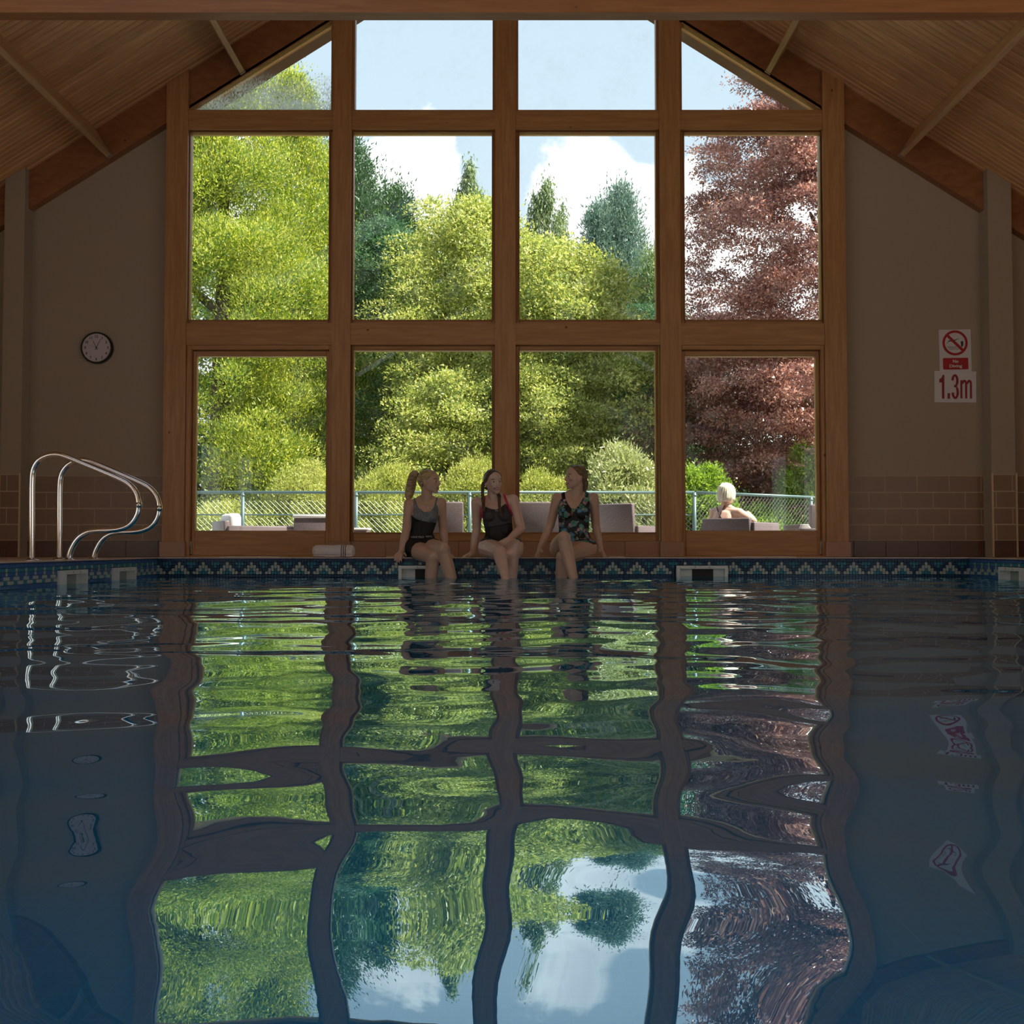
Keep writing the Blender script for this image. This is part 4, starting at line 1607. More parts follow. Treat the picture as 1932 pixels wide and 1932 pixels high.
M_WIRE = plain('galvanised_wire', (.30, .36, .33), 0.4, 0.3)
YF = 14.5
xpost = lambda px: P(px, 960, YF).x
fx0, fx1 = P(150, 960, YF).x, xpost(1310)
ftop = P(600, 929, YF).z - ZT0
fence_run('long green-grey chain link fence behind the terrace chairs', (fx0, YF, ZT0), (fx1, YF, ZT0), [xpost(p) - fx0 for p in (244, 458, 672, 886, 1098, 1310)], ftop)
ang_y = (P(600, 929, YF).z - CAMZ) * F / (1033 - 938)     # depth where the same height reads 938
p2 = P(1548, 960, 16.0)
A2, B2 = Vector((fx1 + 0.022, YF + 0.004, ZT0)), Vector((P(1530, 960, ang_y).x, ang_y, ZT0))
ext = (B2 - A2) * 1.7
fence_run('receding chain link fence beside the sunbathing woman', tuple(A2), tuple(A2 + ext), [(B2 - A2).length, ext.length - 0.02], ftop, mid=False)

# ---- wicker furniture
m_wick, t, out = material('woven_rattan')
co = objco(t)
wv = t.new('ShaderNodeTexBrick')
wv.offset = 0.5
t.l.new(t.mapping(co, scale=(1, 1, 1), rot=(math.pi / 2, 0, 0)), wv.inputs['Vector'])
wv.inputs['Scale'].default_value = 1.0
wv.inputs['Brick Width'].default_value = 0.026
wv.inputs['Row Height'].default_value = 0.012
wv.inputs['Mortar Size'].default_value = 0.002
wv.inputs['Color1'].default_value = (.20, .15, .155, 1)
wv.inputs['Color2'].default_value = (.155, .115, .12, 1)
wv.inputs['Mortar'].default_value = (.09, .065, .07, 1)
bsdf(t, out, wv.outputs['Color'], 0.5, bump=wv.outputs['Fac'], bstr=-0.5, bdist=0.004)
M_CUSH = plain('pale_cushion', (.80, .76, .74), 0.9, var=0.05, scale=30)
M_LEG = plain('furniture_leg', (.05, .045, .045), 0.5)


def rounded(mb, x0, x1, y0, y1, z0, z1, r=0.02):
    bm = bmesh.new()
    bmesh.ops.create_cube(bm, size=1.0)
    bmesh.ops.scale(bm, vec=(x1 - x0, y1 - y0, z1 - z0), verts=bm.verts)
    bmesh.ops.translate(bm, vec=((x0 + x1) / 2, (y0 + y1) / 2, (z0 + z1) / 2), verts=bm.verts)
    bmesh.ops.bevel(bm, geom=list(bm.edges), offset=min(r, (x1 - x0) * .45, (y1 - y0) * .45, (z1 - z0) * .45), segments=2, affect='EDGES', profile=0.5)
    bm.verts.index_update()
    mb.add([v.co.copy() for v in bm.verts], [[v.index for v in f.verts] for f in bm.faces], 0, True)
    bm.free()


def part(parent, name, mat, *box, r=0.015, rx=0.0, piv=None):
    mb = MB()
    rounded(mb, *box, r=r)
    if rx:
        piv = Vector(piv)
        R_ = Matrix.Rotation(rx, 3, 'X')
        mb.v = [tuple(R_ @ (Vector(v) - piv) + piv) for v in mb.v]
    return link(name, mb.mesh(name, mat), parent, False)


def armchair(label, loc, rz, w=0.62, d=0.66, back=0.82, arm=0.58, seat=0.40, cushion=False, arms=True, group='rattan garden chairs', name='rattan_chair', tilt=0.10):
    """faces local -y; the back panel stands at +y"""
    t = thing(name, label, 'chair', loc, rz, group)
    part(t, 'seat', m_wick, -w / 2, w / 2, -d / 2, d / 2, seat - 0.14, seat)
    part(t, 'backrest', m_wick, -w / 2, w / 2, d / 2 - 0.07, d / 2, seat - 0.02, back, rx=-tilt, piv=(0, d / 2, seat))
    if arms:
        for s in (-1, 1):
            part(t, 'armrest', m_wick, s * (w / 2 + 0.0) - 0.045, s * (w / 2) + 0.045, -d / 2, d / 2 - 0.03, seat - 0.12, arm)
    for sx in (-1, 1):
        for sy in (-1, 1):
            part(t, 'leg', M_LEG, sx * (w / 2 - 0.03) - 0.02, sx * (w / 2 - 0.03) + 0.02, sy * (d / 2 - 0.04) - 0.02, sy * (d / 2 - 0.04) + 0.02, 0, seat - 0.12, r=0.004)
    part(t, 'seat_cushion', M_CUSH, -w / 2 + 0.05, w / 2 - 0.05, -d / 2 + 0.02, d / 2 - 0.09, seat, seat + 0.07, r=0.03)
    if cushion:
        part(t, 'back_cushion', M_CUSH, -w / 2 + 0.06, w / 2 - 0.06, d / 2 - 0.22, d / 2 - 0.07, seat + 0.05, back + 0.09, r=0.05)
    return t


def at(px, Y):
    return (P(px, 1000, Y).x, Y, ZT0)


PI = math.pi
# chair with its back to the window = faces +y -> rotate by pi
armchair('high-backed rattan chair between blonde and braids bathers', at(842, 12.6), PI, w=0.44, back=0.87, arms=False)
armchair('high-backed rattan chair directly behind the central post', at(1012, 12.4), PI, w=0.60, back=0.86, arms=False)
armchair('rattan chair turned sideways right of the flowered bather', at(1190, 12.8), PI * 0.80, w=0.46, back=0.86, arm=0.60)
armchair('rattan chair with a folded cloth at the right door edge', at(1540, 12.9), PI * 1.05, w=0.48, back=0.85, arm=0.62)
armchair('low rattan lounge chair under the sunbathing woman', at(1395, 12.3), PI * 0.78, w=0.60, d=0.66, back=0.675, arm=0.63, seat=0.36, name='lounge_chair', group='rattan lounge chairs', tilt=0.04)
armchair('low rattan lounge chair with pale cushions outside the left door', at(470, 12.9), PI * 0.66, w=0.62, d=0.74, back=0.66, arm=0.60, seat=0.36, cushion=True, name='lounge_chair', group='rattan lounge chairs', tilt=0.04)
# box table with pale top
t = thing('rattan_table', 'square rattan table with pale top outside the left door', 'table', at(598, 12.7), 0.0)
part(t, 'table_body', m_wick, -0.235, 0.235, -0.235, 0.235, 0.02, 0.69)
part(t, 'table_top', M_CUSH, -0.245, 0.245, -0.245, 0.245, 0.69, 0.73, r=0.01)
t = thing('rattan_stool', 'low rattan footstool left of the pale-topped table', 'stool', at(553, 13.4), 0.0)
part(t, 'stool_body', m_wick, -0.16, 0.16, -0.16, 0.16, 0.02, 0.59)
part(t, 'stool_top', m_wick, -0.17, 0.17, -0.17, 0.17, 0.59, 0.615, r=0.01)
t = thing('rattan_stool', 'low rattan footstool left of the blonde bather', 'stool', at(676, 13.0), 0.0)
part(t, 'stool_body', m_wick, -0.13, 0.13, -0.13, 0.13, 0.02, 0.555)
part(t, 'stool_top', M_CUSH, -0.14, 0.14, -0.14, 0.14, 0.555, 0.58, r=0.01)
# folded white cloth on the right chair's arm side
fc = P(1521, 998, 12.0)
tbl = thing('side_table', 'small rattan side table at the right door edge', 'table', (fc.x, 11.98, ZT0))
part(tbl, 'table_leg', M_LEG, -0.03, 0.03, -0.03, 0.03, 0.0, 0.53, r=0.004)
part(tbl, 'table_top', m_wick, -0.10, 0.16, -0.12, 0.12, 0.53, 0.555, r=0.008)
mb = MB()
for k in range(3):
    rounded(mb, -0.055 + 0.006 * k, 0.055 - 0.01 * k, -0.05, 0.05, 0.0 + 0.016 * k, 0.016 + 0.016 * k, 0.008)
o = mb.build('folded_cloth', M_CUSH)
o.location = (fc.x - 0.02, 11.98, ZT0 + 0.555)
tag(o, 'small folded white cloth on the side table', 'cloth')

# ================================================================== PEOPLE
def _ico():
    bm = bmesh.new()
    bmesh.ops.create_icosphere(bm, subdivisions=2, radius=1.0)
    v = np.array([x.co[:] for x in bm.verts])
    bm.free()
    return v


ICO = _ico()


class Body:
    """overlapping convex pieces that are fused into one continuous skin"""
    def __init__(self):
        self.pieces = []
        self.seg = {}

    def hull(self, ells):
        """ells: [(centre, radii or r, rotation 3x3 or None)]"""
        pts = []
        for e in ells:
            c = np.array(e[0], float)
            r = np.array(e[1], float) * np.ones(3)
            p = ICO * r
            if len(e) > 2 and e[2] is not None:
                p = p @ np.array(e[2]).T
            pts.append(p + c)
        self.pieces.append(np.concatenate(pts))

    def limb(self, name, pts, rs):
        for (a, c, ra, rc) in zip(pts[:-1], pts[1:], rs[:-1], rs[1:]):
            self.hull([(a, ra), (c, rc)])
            self.seg.setdefault(name, []).append((np.array(a, float), np.array(c, float), ra, rc))

    def dist(self, name, V):
        """distance of V to the surface of the named limbs"""
        best = np.full(len(V), 1e9)
        for a, c, ra, rc in self.seg[name]:
            ab = c - a
            t = np.clip(((V - a) @ ab) / (ab @ ab), 0, 1)
            d = np.linalg.norm(V - (a + t[:, None] * ab), axis=1) - (ra + (rc - ra) * t)
            best = np.minimum(best, d)
        return best

    def skin(self, voxel=0.006, smooth=4):
        bm = bmesh.new()
        for pts in self.pieces:
            vs = [bm.verts.new(p) for p in pts]
            r = bmesh.ops.convex_hull(bm, input=vs, use_existing_faces=False)
            dead = {v for v in r['geom_interior'] + r['geom_unused'] if isinstance(v, bmesh.types.BMVert)}
            for v in dead:
                if v.is_valid:
                    bm.verts.remove(v)
        me = bpy.data.meshes.new('tmp')
        bm.to_mesh(me)
        bm.free()
        ob = bpy.data.objects.new('tmp', me)
        COL.objects.link(ob)
        md = ob.modifiers.new('r', 'REMESH')
        md.mode = 'VOXEL'
        md.voxel_size = voxel
        md.use_smooth_shade = True
        sm = ob.modifiers.new('s', 'SMOOTH')
        sm.factor = 0.5
        sm.iterations = smooth
        dg = bpy.context.evaluated_depsgraph_get()
        res = bpy.data.meshes.new_from_object(ob.evaluated_get(dg))
        bpy.data.objects.remove(ob)
        res.name = 'body'
        return res


def mesh_arrays(me):
    n = len(me.vertices)
    co = np.empty(n * 3, np.float32)
    me.vertices.foreach_get('co', co)
    no = np.empty(n * 3, np.float32)
    me.vertex_normals.foreach_get('vector', no)
    me.calc_loop_triangles()
    tr = np.empty(len(me.loop_triangles) * 3, np.int32)
    me.loop_triangles.foreach_get('vertices', tr)
    return co.reshape(-1, 3).astype(float), no.reshape(-1, 3).astype(float), tr.reshape(-1, 3)


def shell(me, fn, offset, name, mat, parent, lump=None):
    """part of the skin where fn < 0, lifted by offset: clothing and hair that follow the body"""
    V, N, Tn = mesh_arrays(me)
    f = fn(V)
    off = offset if np.isscalar(offset) else offset(V)
    V2 = V + N * (off[:, None] if not np.isscalar(off) else off)
    if lump is not None:
        V2 = V2 + N * lump(V)[:, None]
    keep = (f[Tn] < 0).any(1)
    verts, faces, cache = [], [], {}

    def vid(i):
        if i not in cache:
            cache[i] = len(verts)
            verts.append(V2[i])
        return cache[i]

    def eid(i, j):
        k = (min(i, j), max(i, j))
        if k not in cache:
            s = f[i] / (f[i] - f[j])
            p = V2[i] + (V2[j] - V2[i]) * s
            nn = N[i] + (N[j] - N[i]) * s
            cache[k] = len(verts)
            verts.append(p - nn * (off * 0.9 if np.isscalar(off) else 0.9 * (off[i] + off[j]) / 2))   # roll the hem down to the skin
        return cache[k]

    for tri in Tn[keep]:
        ins = [f[i] < 0 for i in tri]
        if all(ins):
            faces.append([vid(i) for i in tri])
            continue
        poly = []
        for k in range(3):
            i, j = tri[k], tri[(k + 1) % 3]
            if f[i] < 0:
                poly.append(vid(i))
            if (f[i] < 0) != (f[j] < 0):
                poly.append(eid(i, j))
        if len(poly) >= 3:
            faces.append(poly)
    m2 = bpy.data.meshes.new(name)
    m2.from_pydata([tuple(v) for v in verts], [], faces)
    m2.polygons.foreach_set('use_smooth', np.ones(len(m2.polygons), bool))
    m2.materials.append(mat)
    return link(name, m2, parent)


def frame(fwd, up):
    f = Vector(fwd).normalized()
    u = Vector(up)
    u = (u - f * u.dot(f)).normalized()
    r = f.cross(u)            # the figure's own right
    return f, u, r


class Head:
    def __init__(self, c, fwd, up, s=1.0):
        self.c = Vector(c)
        self.f, self.u, self.r = frame(fwd, up)
        self.s = s
        self.R = np.array([[self.f[i], self.r[i], self.u[i]] for i in range(3)])

    def p(self, f, u, r=0.0):
        return self.c + (self.f * f + self.u * u + self.r * r) * self.s

    def loc(self, V):
        d = (V - np.array(self.c)) / self.s
        return d @ np.array(self.f), d @ np.array(self.u), d @ np.array(self.r)

    def e(self, f, u, r, rf, ru, rr):
        return (self.p(f, u, r), (rf * self.s, rr * self.s, ru * self.s), self.R)

    def add(self, B):
        e = self.e
        B.hull([e(-.014, .022, 0, .094, .086, .074)])                                     # skull
        B.hull([e(.010, .030, 0, .080, .070, .066), e(.048, .030, 0, .036, .045, .050)])  # forehead
        B.hull([e(.052, .006, 0, .030, .030, .052), e(.050, -.040, 0, .034, .03, .044), e(.058, -.078, 0, .024, .020, .026), e(.0, -.045, 0, .04, .035, .060)])
        B.hull([e(.070, -.089, 0, .015, .013, .017)])                                     # chin
        B.hull([e(.068, .030, .022, .014, .009, .020), e(.068, .030, -.022, .014, .009, .020)])   # brow ridge
        for s in (-1, 1):
            B.hull([e(.060, -.018, s * .036, .018, .016, .018)])                          # cheekbone
            B.hull([e(-.008, -.012, s * .070, .016, .030, .007), e(-.016, .006, s * .076, .012, .016, .006)])  # ear
        B.hull([e(.080, .016, 0, .008, .010, .007), e(.100, -.020, 0, .010, .009, .010)])  # nose
        B.hull([e(.090, -.026, .009, .008, .006, .008), e(.090, -.026, -.009, .008, .006, .008)])
        B.hull([e(.080, -.050, .014, .010, .006, .012), e(.080, -.050, -.014, .010, .006, .012)])   # upper lip
        B.hull([e(.078, -.061, .010, .010, .006, .010), e(.078, -.061, -.010, .010, .006, .010)])   # lower lip


def hand_pieces(B, wrist, d, back, side, curl=(0.15, 0.25, 0.25), spread=0.12, thumb_out=0.6, s=1.0, name='hand'):
    """d: finger direction, back: normal of the back of the hand, side: +1 / -1 which side the thumb is on (d x back)"""
    d = Vector(d).normalized()
    n = Vector(back)
    n = (n - d * n.dot(d)).normalized()
    t = d.cross(n) * side
    w = Vector(wrist)
    P_ = lambda a, b_, c: w + (d * a + t * b_ + n * c) * s
    B.hull([(P_(.0, .012, 0), .017 * s), (P_(.0, -.012, 0), .016 * s), (P_(.078, .030, 0), .0125 * s), (P_(.080, .008, .002), .0125 * s), (P_(.074, -.030, 0), .0115 * s)])
    B.seg.setdefault(name, []).append((np.array(w), np.array(P_(.08, 0, 0)), .03 * s, .04 * s))
    for k, (b_, L) in enumerate(((.028, .064), (.010, .073), (-.009, .067), (-.027, .051))):
        base = P_(.078, b_, 0)
        ang = 0.0
        dirk = (d + t * spread * (1.2 - 0.9 * k)).normalized()
        p = base
        rr = (.0088, .0082, .0076, .0066)
        for q in range(3):
            ang += curl[q]
            v = dirk * math.cos(ang) - n * math.sin(ang)
            e = p + v * (L * s * (0.44, 0.31, 0.25)[q])
            B.hull([(p, rr[q] * s), (e, rr[q + 1] * s)])
            p = e
        B.seg.setdefault(name, []).append((np.array(base), np.array(p), .008 * s, .007 * s))
    p0, p1 = P_(.022, .026, -.004), P_(.050, .050 + .01 * thumb_out, -.008)
    p2 = P_(.078, .056 + .02 * thumb_out, -.012)
    B.hull([(p0, .014 * s), (p1, .0105 * s)])
    B.hull([(p1, .0105 * s), (p2, .0080 * s)])


def foot_pieces(B, ankle, toe_dir, up, s=1.0):
    d = Vector(toe_dir).normalized()
    n = Vector(up)
    n = (n - d * n.dot(d)).normalized()
    t = d.cross(n)
    a = Vector(ankle)
    P_ = lambda x, y, z: a + (d * x + t * y + n * z) * s
    B.hull([(P_(-.045, 0, -.05), .026 * s), (P_(0, 0, -.005), .034 * s), (P_(.10, 0, -.055), .026 * s)])
    B.hull([(P_(.06, 0, -.045), .03 * s), (P_(.125, .028, -.066), .016 * s), (P_(.12, -.028, -.068), .014 * s)])
    for k, (y, L) in enumerate(((.030, .045), (.012, .042), (-.003, .038), (-.017, .033), (-.029, .027))):
        B.hull([(P_(.125 - .004 * k, y, -.066), .0095 * s), (P_(.125 + L - .004 * k, y, -.070), (.0085 - .0005 * k) * s)])


def skin_material(name, col):
    m, t, out = material(name)
    co = objco(t)
    n = t.noise(co, scale=9, detail=4)
    n2 = t.noise(co, scale=60, detail=2)
    c = t.mix(n, C4([x * .88 for x in col]), C4([min(1, x * 1.1) for x in col]))
    bsdf(t, out, c, 0.48, bump=n2, bstr=0.04, bdist=0.003, spec=0.45, Subsurface_Weight=0.08, Subsurface_Radius=(.02, .008, .004), Subsurface_Scale=0.5)
    return m


def hair_material(name, dark, light, axis=(1, 1, .15), scale=45):
    m, t, out = material(name)
    co = objco(t)
    n = t.noise(t.mapping(co, scale=axis), scale=scale, detail=4, rough=0.7, dist=0.4)
    bsdf(t, out, t.mix(t.smooth(n, .35, .68), C4(dark), C4(light)), 0.45, bump=n, bstr=0.5, bdist=0.006, spec=0.35)
    return m


M_SKIN = skin_material('skin', (.62, .41, .29))
M_SKIN2 = skin_material('fair_skin', (.72, .50, .39))
M_SKIN3 = skin_material('sunbather_skin', (.72, .47, .38))  # pinkish tone for the figure on the terrace
M_LIP = plain('lips', (.44, .19, .15), 0.45)
M_EYEW = plain('eye_white', (.75, .73, .70), 0.2)
M_IRIS = plain('iris', (.05, .035, .025), 0.2)
M_BROW = plain('brow', (.10, .06, .03), 0.8)
M_TEETH = plain('teeth', (.78, .75, .68), 0.3)


def face_parts(H, root, body, smile=0.0, brow=M_BROW):
    """eyes, brows and lips as parts of the figure"""
    for s in (-1, 1):
        mb = MB()
        c = H.p(.0705, .006, s * .029)
        for (r, mi, shift) in ((.0105, 0, 0.0), (.0055, 1, .0062)):
            cc = c + H.f * shift * H.s
            vs = [cc + Vector(H.R @ (v * np.array([.8, 1.25, .62 if mi == 0 else 1.0]) * r * H.s)) for v in ICO]
            bm = bmesh.new()
            bv = [bm.verts.new(v) for v in vs]
            bmesh.ops.convex_hull(bm, input=bv)
            bm.verts.index_update()
            mb.add([v.co.copy() for v in bm.verts], [[v.index for v in f.verts] for f in bm.faces], mi, True)
            bm.free()
        mb.build('eye', [M_EYEW, M_IRIS], root)
        mb = MB()
        mb.tube([H.p(.079, .024, s * .012), H.p(.0785, .029, s * .030), H.p(.066, .024, s * .047)], [.0032 * H.s, .0036 * H.s, .002 * H.s], 6)
        mb.build('eyebrow', brow, root)
    w = .024 + .010 * smile

    def lips(V):
        f, u, r = H.loc(V)
        lift = smile * 7.0 * r * r
        return np.maximum(np.maximum(np.abs(u + .055 - lift) / (.0115 * np.sqrt(np.clip(1 - (r / w) ** 2, 0.02, 1))) - 1, np.abs(r) / w - 1), (0.05 - f) * 20)
    shell(body, lips, 0.0012, 'lips', M_LIP, root)
    if smile > 0.5:
        mb = MB()
        pts = [H.p(.0925 - 14 * x * x, -.0560 + smile * 7.0 * x * x, x) for x in np.linspace(-.018, .018, 7)]
        mb.tube(pts, .0030 * H.s, 6)
        mb.build('teeth', M_TEETH, root)


def braid(name, pts, r, mat, parent, taper=0.55):
    """three-strand plait along pts"""
    path = smooth_path(pts, 3)
    L = sum((b_ - a).length for a, b_ in zip(path[:-1], path[1:]))
    mb = MB()
    n = len(path)
    for k in range(3):
        strand = []
        s = 0.0
        for i, p in enumerate(path):
            if i:
                s += (path[i] - path[i - 1]).length
            ph = s / (r * 4.2) * 2 * math.pi + k * 2 * math.pi / 3
            w = r * (1 - taper * s / L)
            strand.append(p + Vector((math.cos(ph) * w * .62, -math.sin(2 * ph) * w * .35, 0)))
        mb.tube(strand, [r * .62, r * .62 * (1 - taper)], 7)
    o = mb.build(name, mat, parent)
    return o


def px_poly(V, pts):
    """row of the garment edge (pixel y) at each vertex, from a polyline in pixels"""
    q = PX(V)
    return q[:, 0], q[:, 1], np.interp(q[:, 0], [p[0] for p in pts], [p[1] for p in pts])


def J(*a):
    return P(*a)


# ------------------------------------------------------------------ bather 1: blonde ponytail, shorts
def torso(B, pel, wai, che, neck, shl, shr, hipw, waiw, chew, dep=.085, bust=.05, fwd=(0, -1, 0)):
    pel, wai, che, neck = map(Vector, (pel, wai, che, neck))
    f = Vector(fwd)
    B.hull([(pel, (hipw, .105, .085)), (pel.lerp(wai, .55), (hipw * .86, .09, .05))])
    B.hull([(pel.lerp(wai, .5), (hipw * .86, .09, .05)), (wai, (waiw, dep * .9, .05))])
    B.hull([(wai, (waiw, dep * .9, .05)), (che, (chew, dep, .07))])
    B.hull([(che, (chew, dep, .07)), (che.lerp(neck, .55), (chew * .92, dep * .82, .035))])
    B.hull([(Vector(shl), .042), (Vector(shr), .042), (che.lerp(neck, .62), (chew * .8, dep * .72, .03))])
    # trapezius
    B.hull([(neck + Vector((0, .012, .03)), .046), (Vector(shl).lerp(neck, .35) + Vector((0, .01, .005)), .034)])
    B.hull([(neck + Vector((0, .012, .03)), .046), (Vector(shr).lerp(neck, .35) + Vector((0, .01, .005)), .034)])
    for s in (-1, 1):
        c = che + Vector((s * chew * .48, 0, -.012)) + f * (dep * .72)
        B.hull([(c, (bust * 1.05, bust * .8, bust)), (c + Vector((0, 0, .045)) - f * .02, (bust * .7, bust * .45, bust * .5))])
    B.seg['torso'] = [(np.array(pel), np.array(wai), hipw * .9, waiw), (np.array(wai), np.array(che), waiw, chew), (np.array(che), np.array(che.lerp(neck, .7)), chew, chew * .62),
                      (np.array(che.lerp(neck, .55)), np.array(Vector(shl).lerp(neck, .45)), .06, .04), (np.array(che.lerp(neck, .55)), np.array(Vector(shr).lerp(neck, .45)), .06, .04)]


def leg(B, name, hip, knee, ankle, toe, r=(.088, .060, .056, .036), foot_up=(0, -.3, 1)):
    hip, knee, ankle = map(Vector, (hip, knee, ankle))
    calf = knee.lerp(ankle, .32) + Vector((0, .012, 0))
    B.limb(name, [hip, hip.lerp(knee, .45), knee], [r[0], r[0] * .9, r[1]])
    B.hull([(knee + (knee - hip).normalized() * .008 + Vector((0, -.006, .006)), r[1] * .86)])
    B.limb(name, [knee, calf, ankle], [r[1] * .93, r[2], r[3]])
    foot_pieces(B, ankle, toe, foot_up)


def arm(B, name, sh, el, wr, r=(.050, .039, .037, .025)):
    sh, el, wr = map(Vector, (sh, el, wr))
    B.limb(name, [sh, sh.lerp(el, .4), el], [r[0], r[0] * .88, r[1]])
    B.limb(name, [el, el.lerp(wr, .3), wr], [r[1] * .97, r[2] * 1.03, r[3]])


def bather_blonde():
    B = Body()
    pel, wai, che, nek = J(791, 1030, 9.03), J(795, 1006, 9.05), J(802, 972, 9.05), J(805, 945, 9.07)
    shl, shr = J(772, 951, 9.07), J(832, 949, 9.07)
    torso(B, pel, wai, che, nek, shl, shr, .145, .098, .122, bust=.046)
    H = Head(J(810, 909.5, 9.02), (.93, -.36, -.02), (-.03, 0, 1), 0.99)
    H.add(B)
    B.limb('neck', [nek + Vector((0, .0, -.01)), H.p(-.022, -.055)], [.052, .048])
    leg(B, 'leg_l', J(776, 1034, 8.99), J(817, 1050.5, 8.63), J(808, 1140, 8.70), (0.1, -1, -.35))
    leg(B, 'leg_r', J(806, 1033, 8.99), J(836, 1037.5, 8.60), J(864, 1137, 8.62), (0.25, -1, -.3))
    el1, wr1 = J(767, 998, 8.99), J(757.5, 1041.5, 8.90)
    arm(B, 'arm', shl, el1, wr1)
    hand_pieces(B, wr1, J(749, 1050.5, 8.80) - wr1, (-.2, -.3, .9), -1, curl=(.55, .6, .3), spread=.12)
    el2, wr2 = J(836, 998, 9.13), J(839.5, 1041, 9.08)
    arm(B, 'arm', shr, el2, wr2)
    hand_pieces(B, wr2, J(856, 1051.5, 9.04) - wr2, (.5, -.1, .9), 1, curl=(.1, .15, .15), spread=.16, s=.95)
    me = B.skin(0.006, 3)
    me.materials.append(M_SKIN)
    root = thing('person', 'person with blonde ponytail in grey and black sportswear sitting on the pool edge', 'person', (pel.x, pel.y, 0.008), 0, 'bathers on the pool edge')
    link('body', me, root)
    m_black = plain('black_sportswear', (.012, .011, .011), 0.7, var=0.3, scale=40)
    m_speck, t, out = material('grey_speckled_knit')
    co = objco(t)
    n = t.noise(co, scale=240, detail=2, rough=.8)
    bsdf(t, out, t.mix(t.smooth(n, .4, .62), C4((.05, .07, .075)), C4((.34, .38, .38))), 0.85)
    m_band = plain('dark_waistband', (.030, .030, .032), 0.7)
    m_print = plain('grey_print', (.42, .42, .44), 0.7)

    def off_limbs(V):
        return B.dist('torso', V) - np.minimum(B.dist('arm', V), B.dist('neck', V) + .004) - .004

    def top(V, seam=0):
        x, y, nl = px_poly(V, [(770, 930), (781, 928), (784, 944), (789, 957), (800, 966), (812, 965), (819, 955), (822, 942), (826, 930), (840, 930)])
        _, _, hem = px_poly(V, [(760, 1010), (840, 1010)])
        armh = np.where(y < 972, np.maximum(780.0 - x, x - 826.5), -1.0)
        return np.maximum(np.maximum((nl - y) * .0044, off_limbs(V)), np.maximum((y - 1016) * .0044, armh * .0044))
    seam = [(760, 968), (777, 972), (785, 979), (797, 983), (812, 985.5), (822, 986.5), (840, 985)]

    def bib(V):
        x, y, s = px_poly(V, seam)
        return np.maximum(top(V), (y - s) * .0044)

    def lower(V):
        x, y, s = px_poly(V, seam)
        return np.maximum(top(V), (s - y) * .0044)
    shell(me, bib, .0045, 'speckled_top', m_speck, root)
    shell(me, lower, .0045, 'black_top', m_black, root)

    def shorts(V):
        x, y, wl = px_poly(V, [(760, 1011), (840, 1009)])
        dl, dr = B.dist('leg_l', V), B.dist('leg_r', V)
        d = {}
        for nm in ('leg_l', 'leg_r'):
            a, c = B.seg[nm][0][0], B.seg[nm][1][1]
            ax = (c - a) / np.linalg.norm(c - a)
            d[nm] = ((V - a) @ ax) - .165
        near = np.where(dl < dr, d['leg_l'], d['leg_r'])
        return np.maximum(np.maximum(near, (wl - y) * .0044), B.dist('torso', V) * 0 - np.minimum(B.dist('arm', V), B.dist('hand', V)) + np.minimum(B.dist('torso', V), np.minimum(dl, dr)) - .002)
    shell(me, shorts, .007, 'shorts', m_black, root)

    def band(V):
        x, y, wl = px_poly(V, [(760, 1012.0), (840, 1009.5)])
        return np.maximum(np.maximum((wl - y), (y - wl - 3.6)) * .0044, shorts(V))
    wb_ = shell(me, band, .009, 'waistband', m_band, root)
    # the printed words run along the band, following the waist
    Vb, Nb, _t = mesh_arrays(me)
    qb = PX(Vb)
    for body, x0, x1, y0, y1 in (('NIKE PRO', 775, 800, 1011.6, 1015.2), ('NIKE', 803.5, 815, 1010.6, 1014.2)):
        tm = text_mesh(body, 0.05, 1.0, 0.0012, 0.0006)
        co = np.empty(len(tm.vertices) * 3, np.float32)
        tm.vertices.foreach_get('co', co)
        co = co.reshape(-1, 3)
        u = (co[:, 0] - co[:, 0].min()) / (co[:, 0].max() - co[:, 0].min())
        v = (co[:, 2] - co[:, 2].min()) / (co[:, 2].max() - co[:, 2].min())
        tx, ty = x0 + u * (x1 - x0), y1 - v * (y1 - y0)
        new = []
        for a_, b_, k_ in zip(tx, ty, co[:, 1]):
            near = np.where(np.hypot(qb[:, 0] - a_, qb[:, 1] - b_) < 2.2)[0]
            ys_ = Vb[near, 1].min() if len(near) else 8.95
            new.append(P(a_, b_, ys_ - .0125 + float(k_))[:])
        tm.vertices.foreach_set('co', np.array(new, np.float32).ravel())
        tm.materials.clear()
        tm.materials.append(m_print)
        link('waistband_lettering', tm, wb_)
    hair = hair_material('blonde_hair', (.30, .20, .09), (.66, .52, .30), (.3, 1, 1), 60)

    def scalp(V):
        f, u, r = H.loc(V)
        line = np.interp(u, [-.08, -.03, 0, .03, .06, .085, .11], [-.045, -.03, -.004, .026, .046, .050, .045])
        return np.maximum(np.maximum(f - line, -.062 - u + .25 * np.maximum(0, f + .02)), np.maximum(np.maximum(f + .012 - .25 * u, -(u - .025)) - 9, np.where((np.abs(r) > .055) & (u < .012), f + .028, -1)))
    shell(me, scalp, .007, 'hair', hair, root)
    tie = H.p(-.105, .055)
    mb = MB()
    path = smooth_path([tie, J(782, 892, 9.10), J(778, 901, 9.13), J(776, 914, 9.15), J(773, 928, 9.15), J(769, 944, 9.14)], 2)
    mb.tube(path, [.012, .028, .036, .043, .044, .038, .005], 14)
    mb.build('ponytail', hair, root)
    mb = MB()
    mb.tube([tie + Vector((.012, 0, .002)), tie - Vector((.010, 0, -.004))], [.017, .017], 12)
    mb.build('hair_tie', m_black, root)
    face_parts(H, root, me, .3)
    mb = MB()
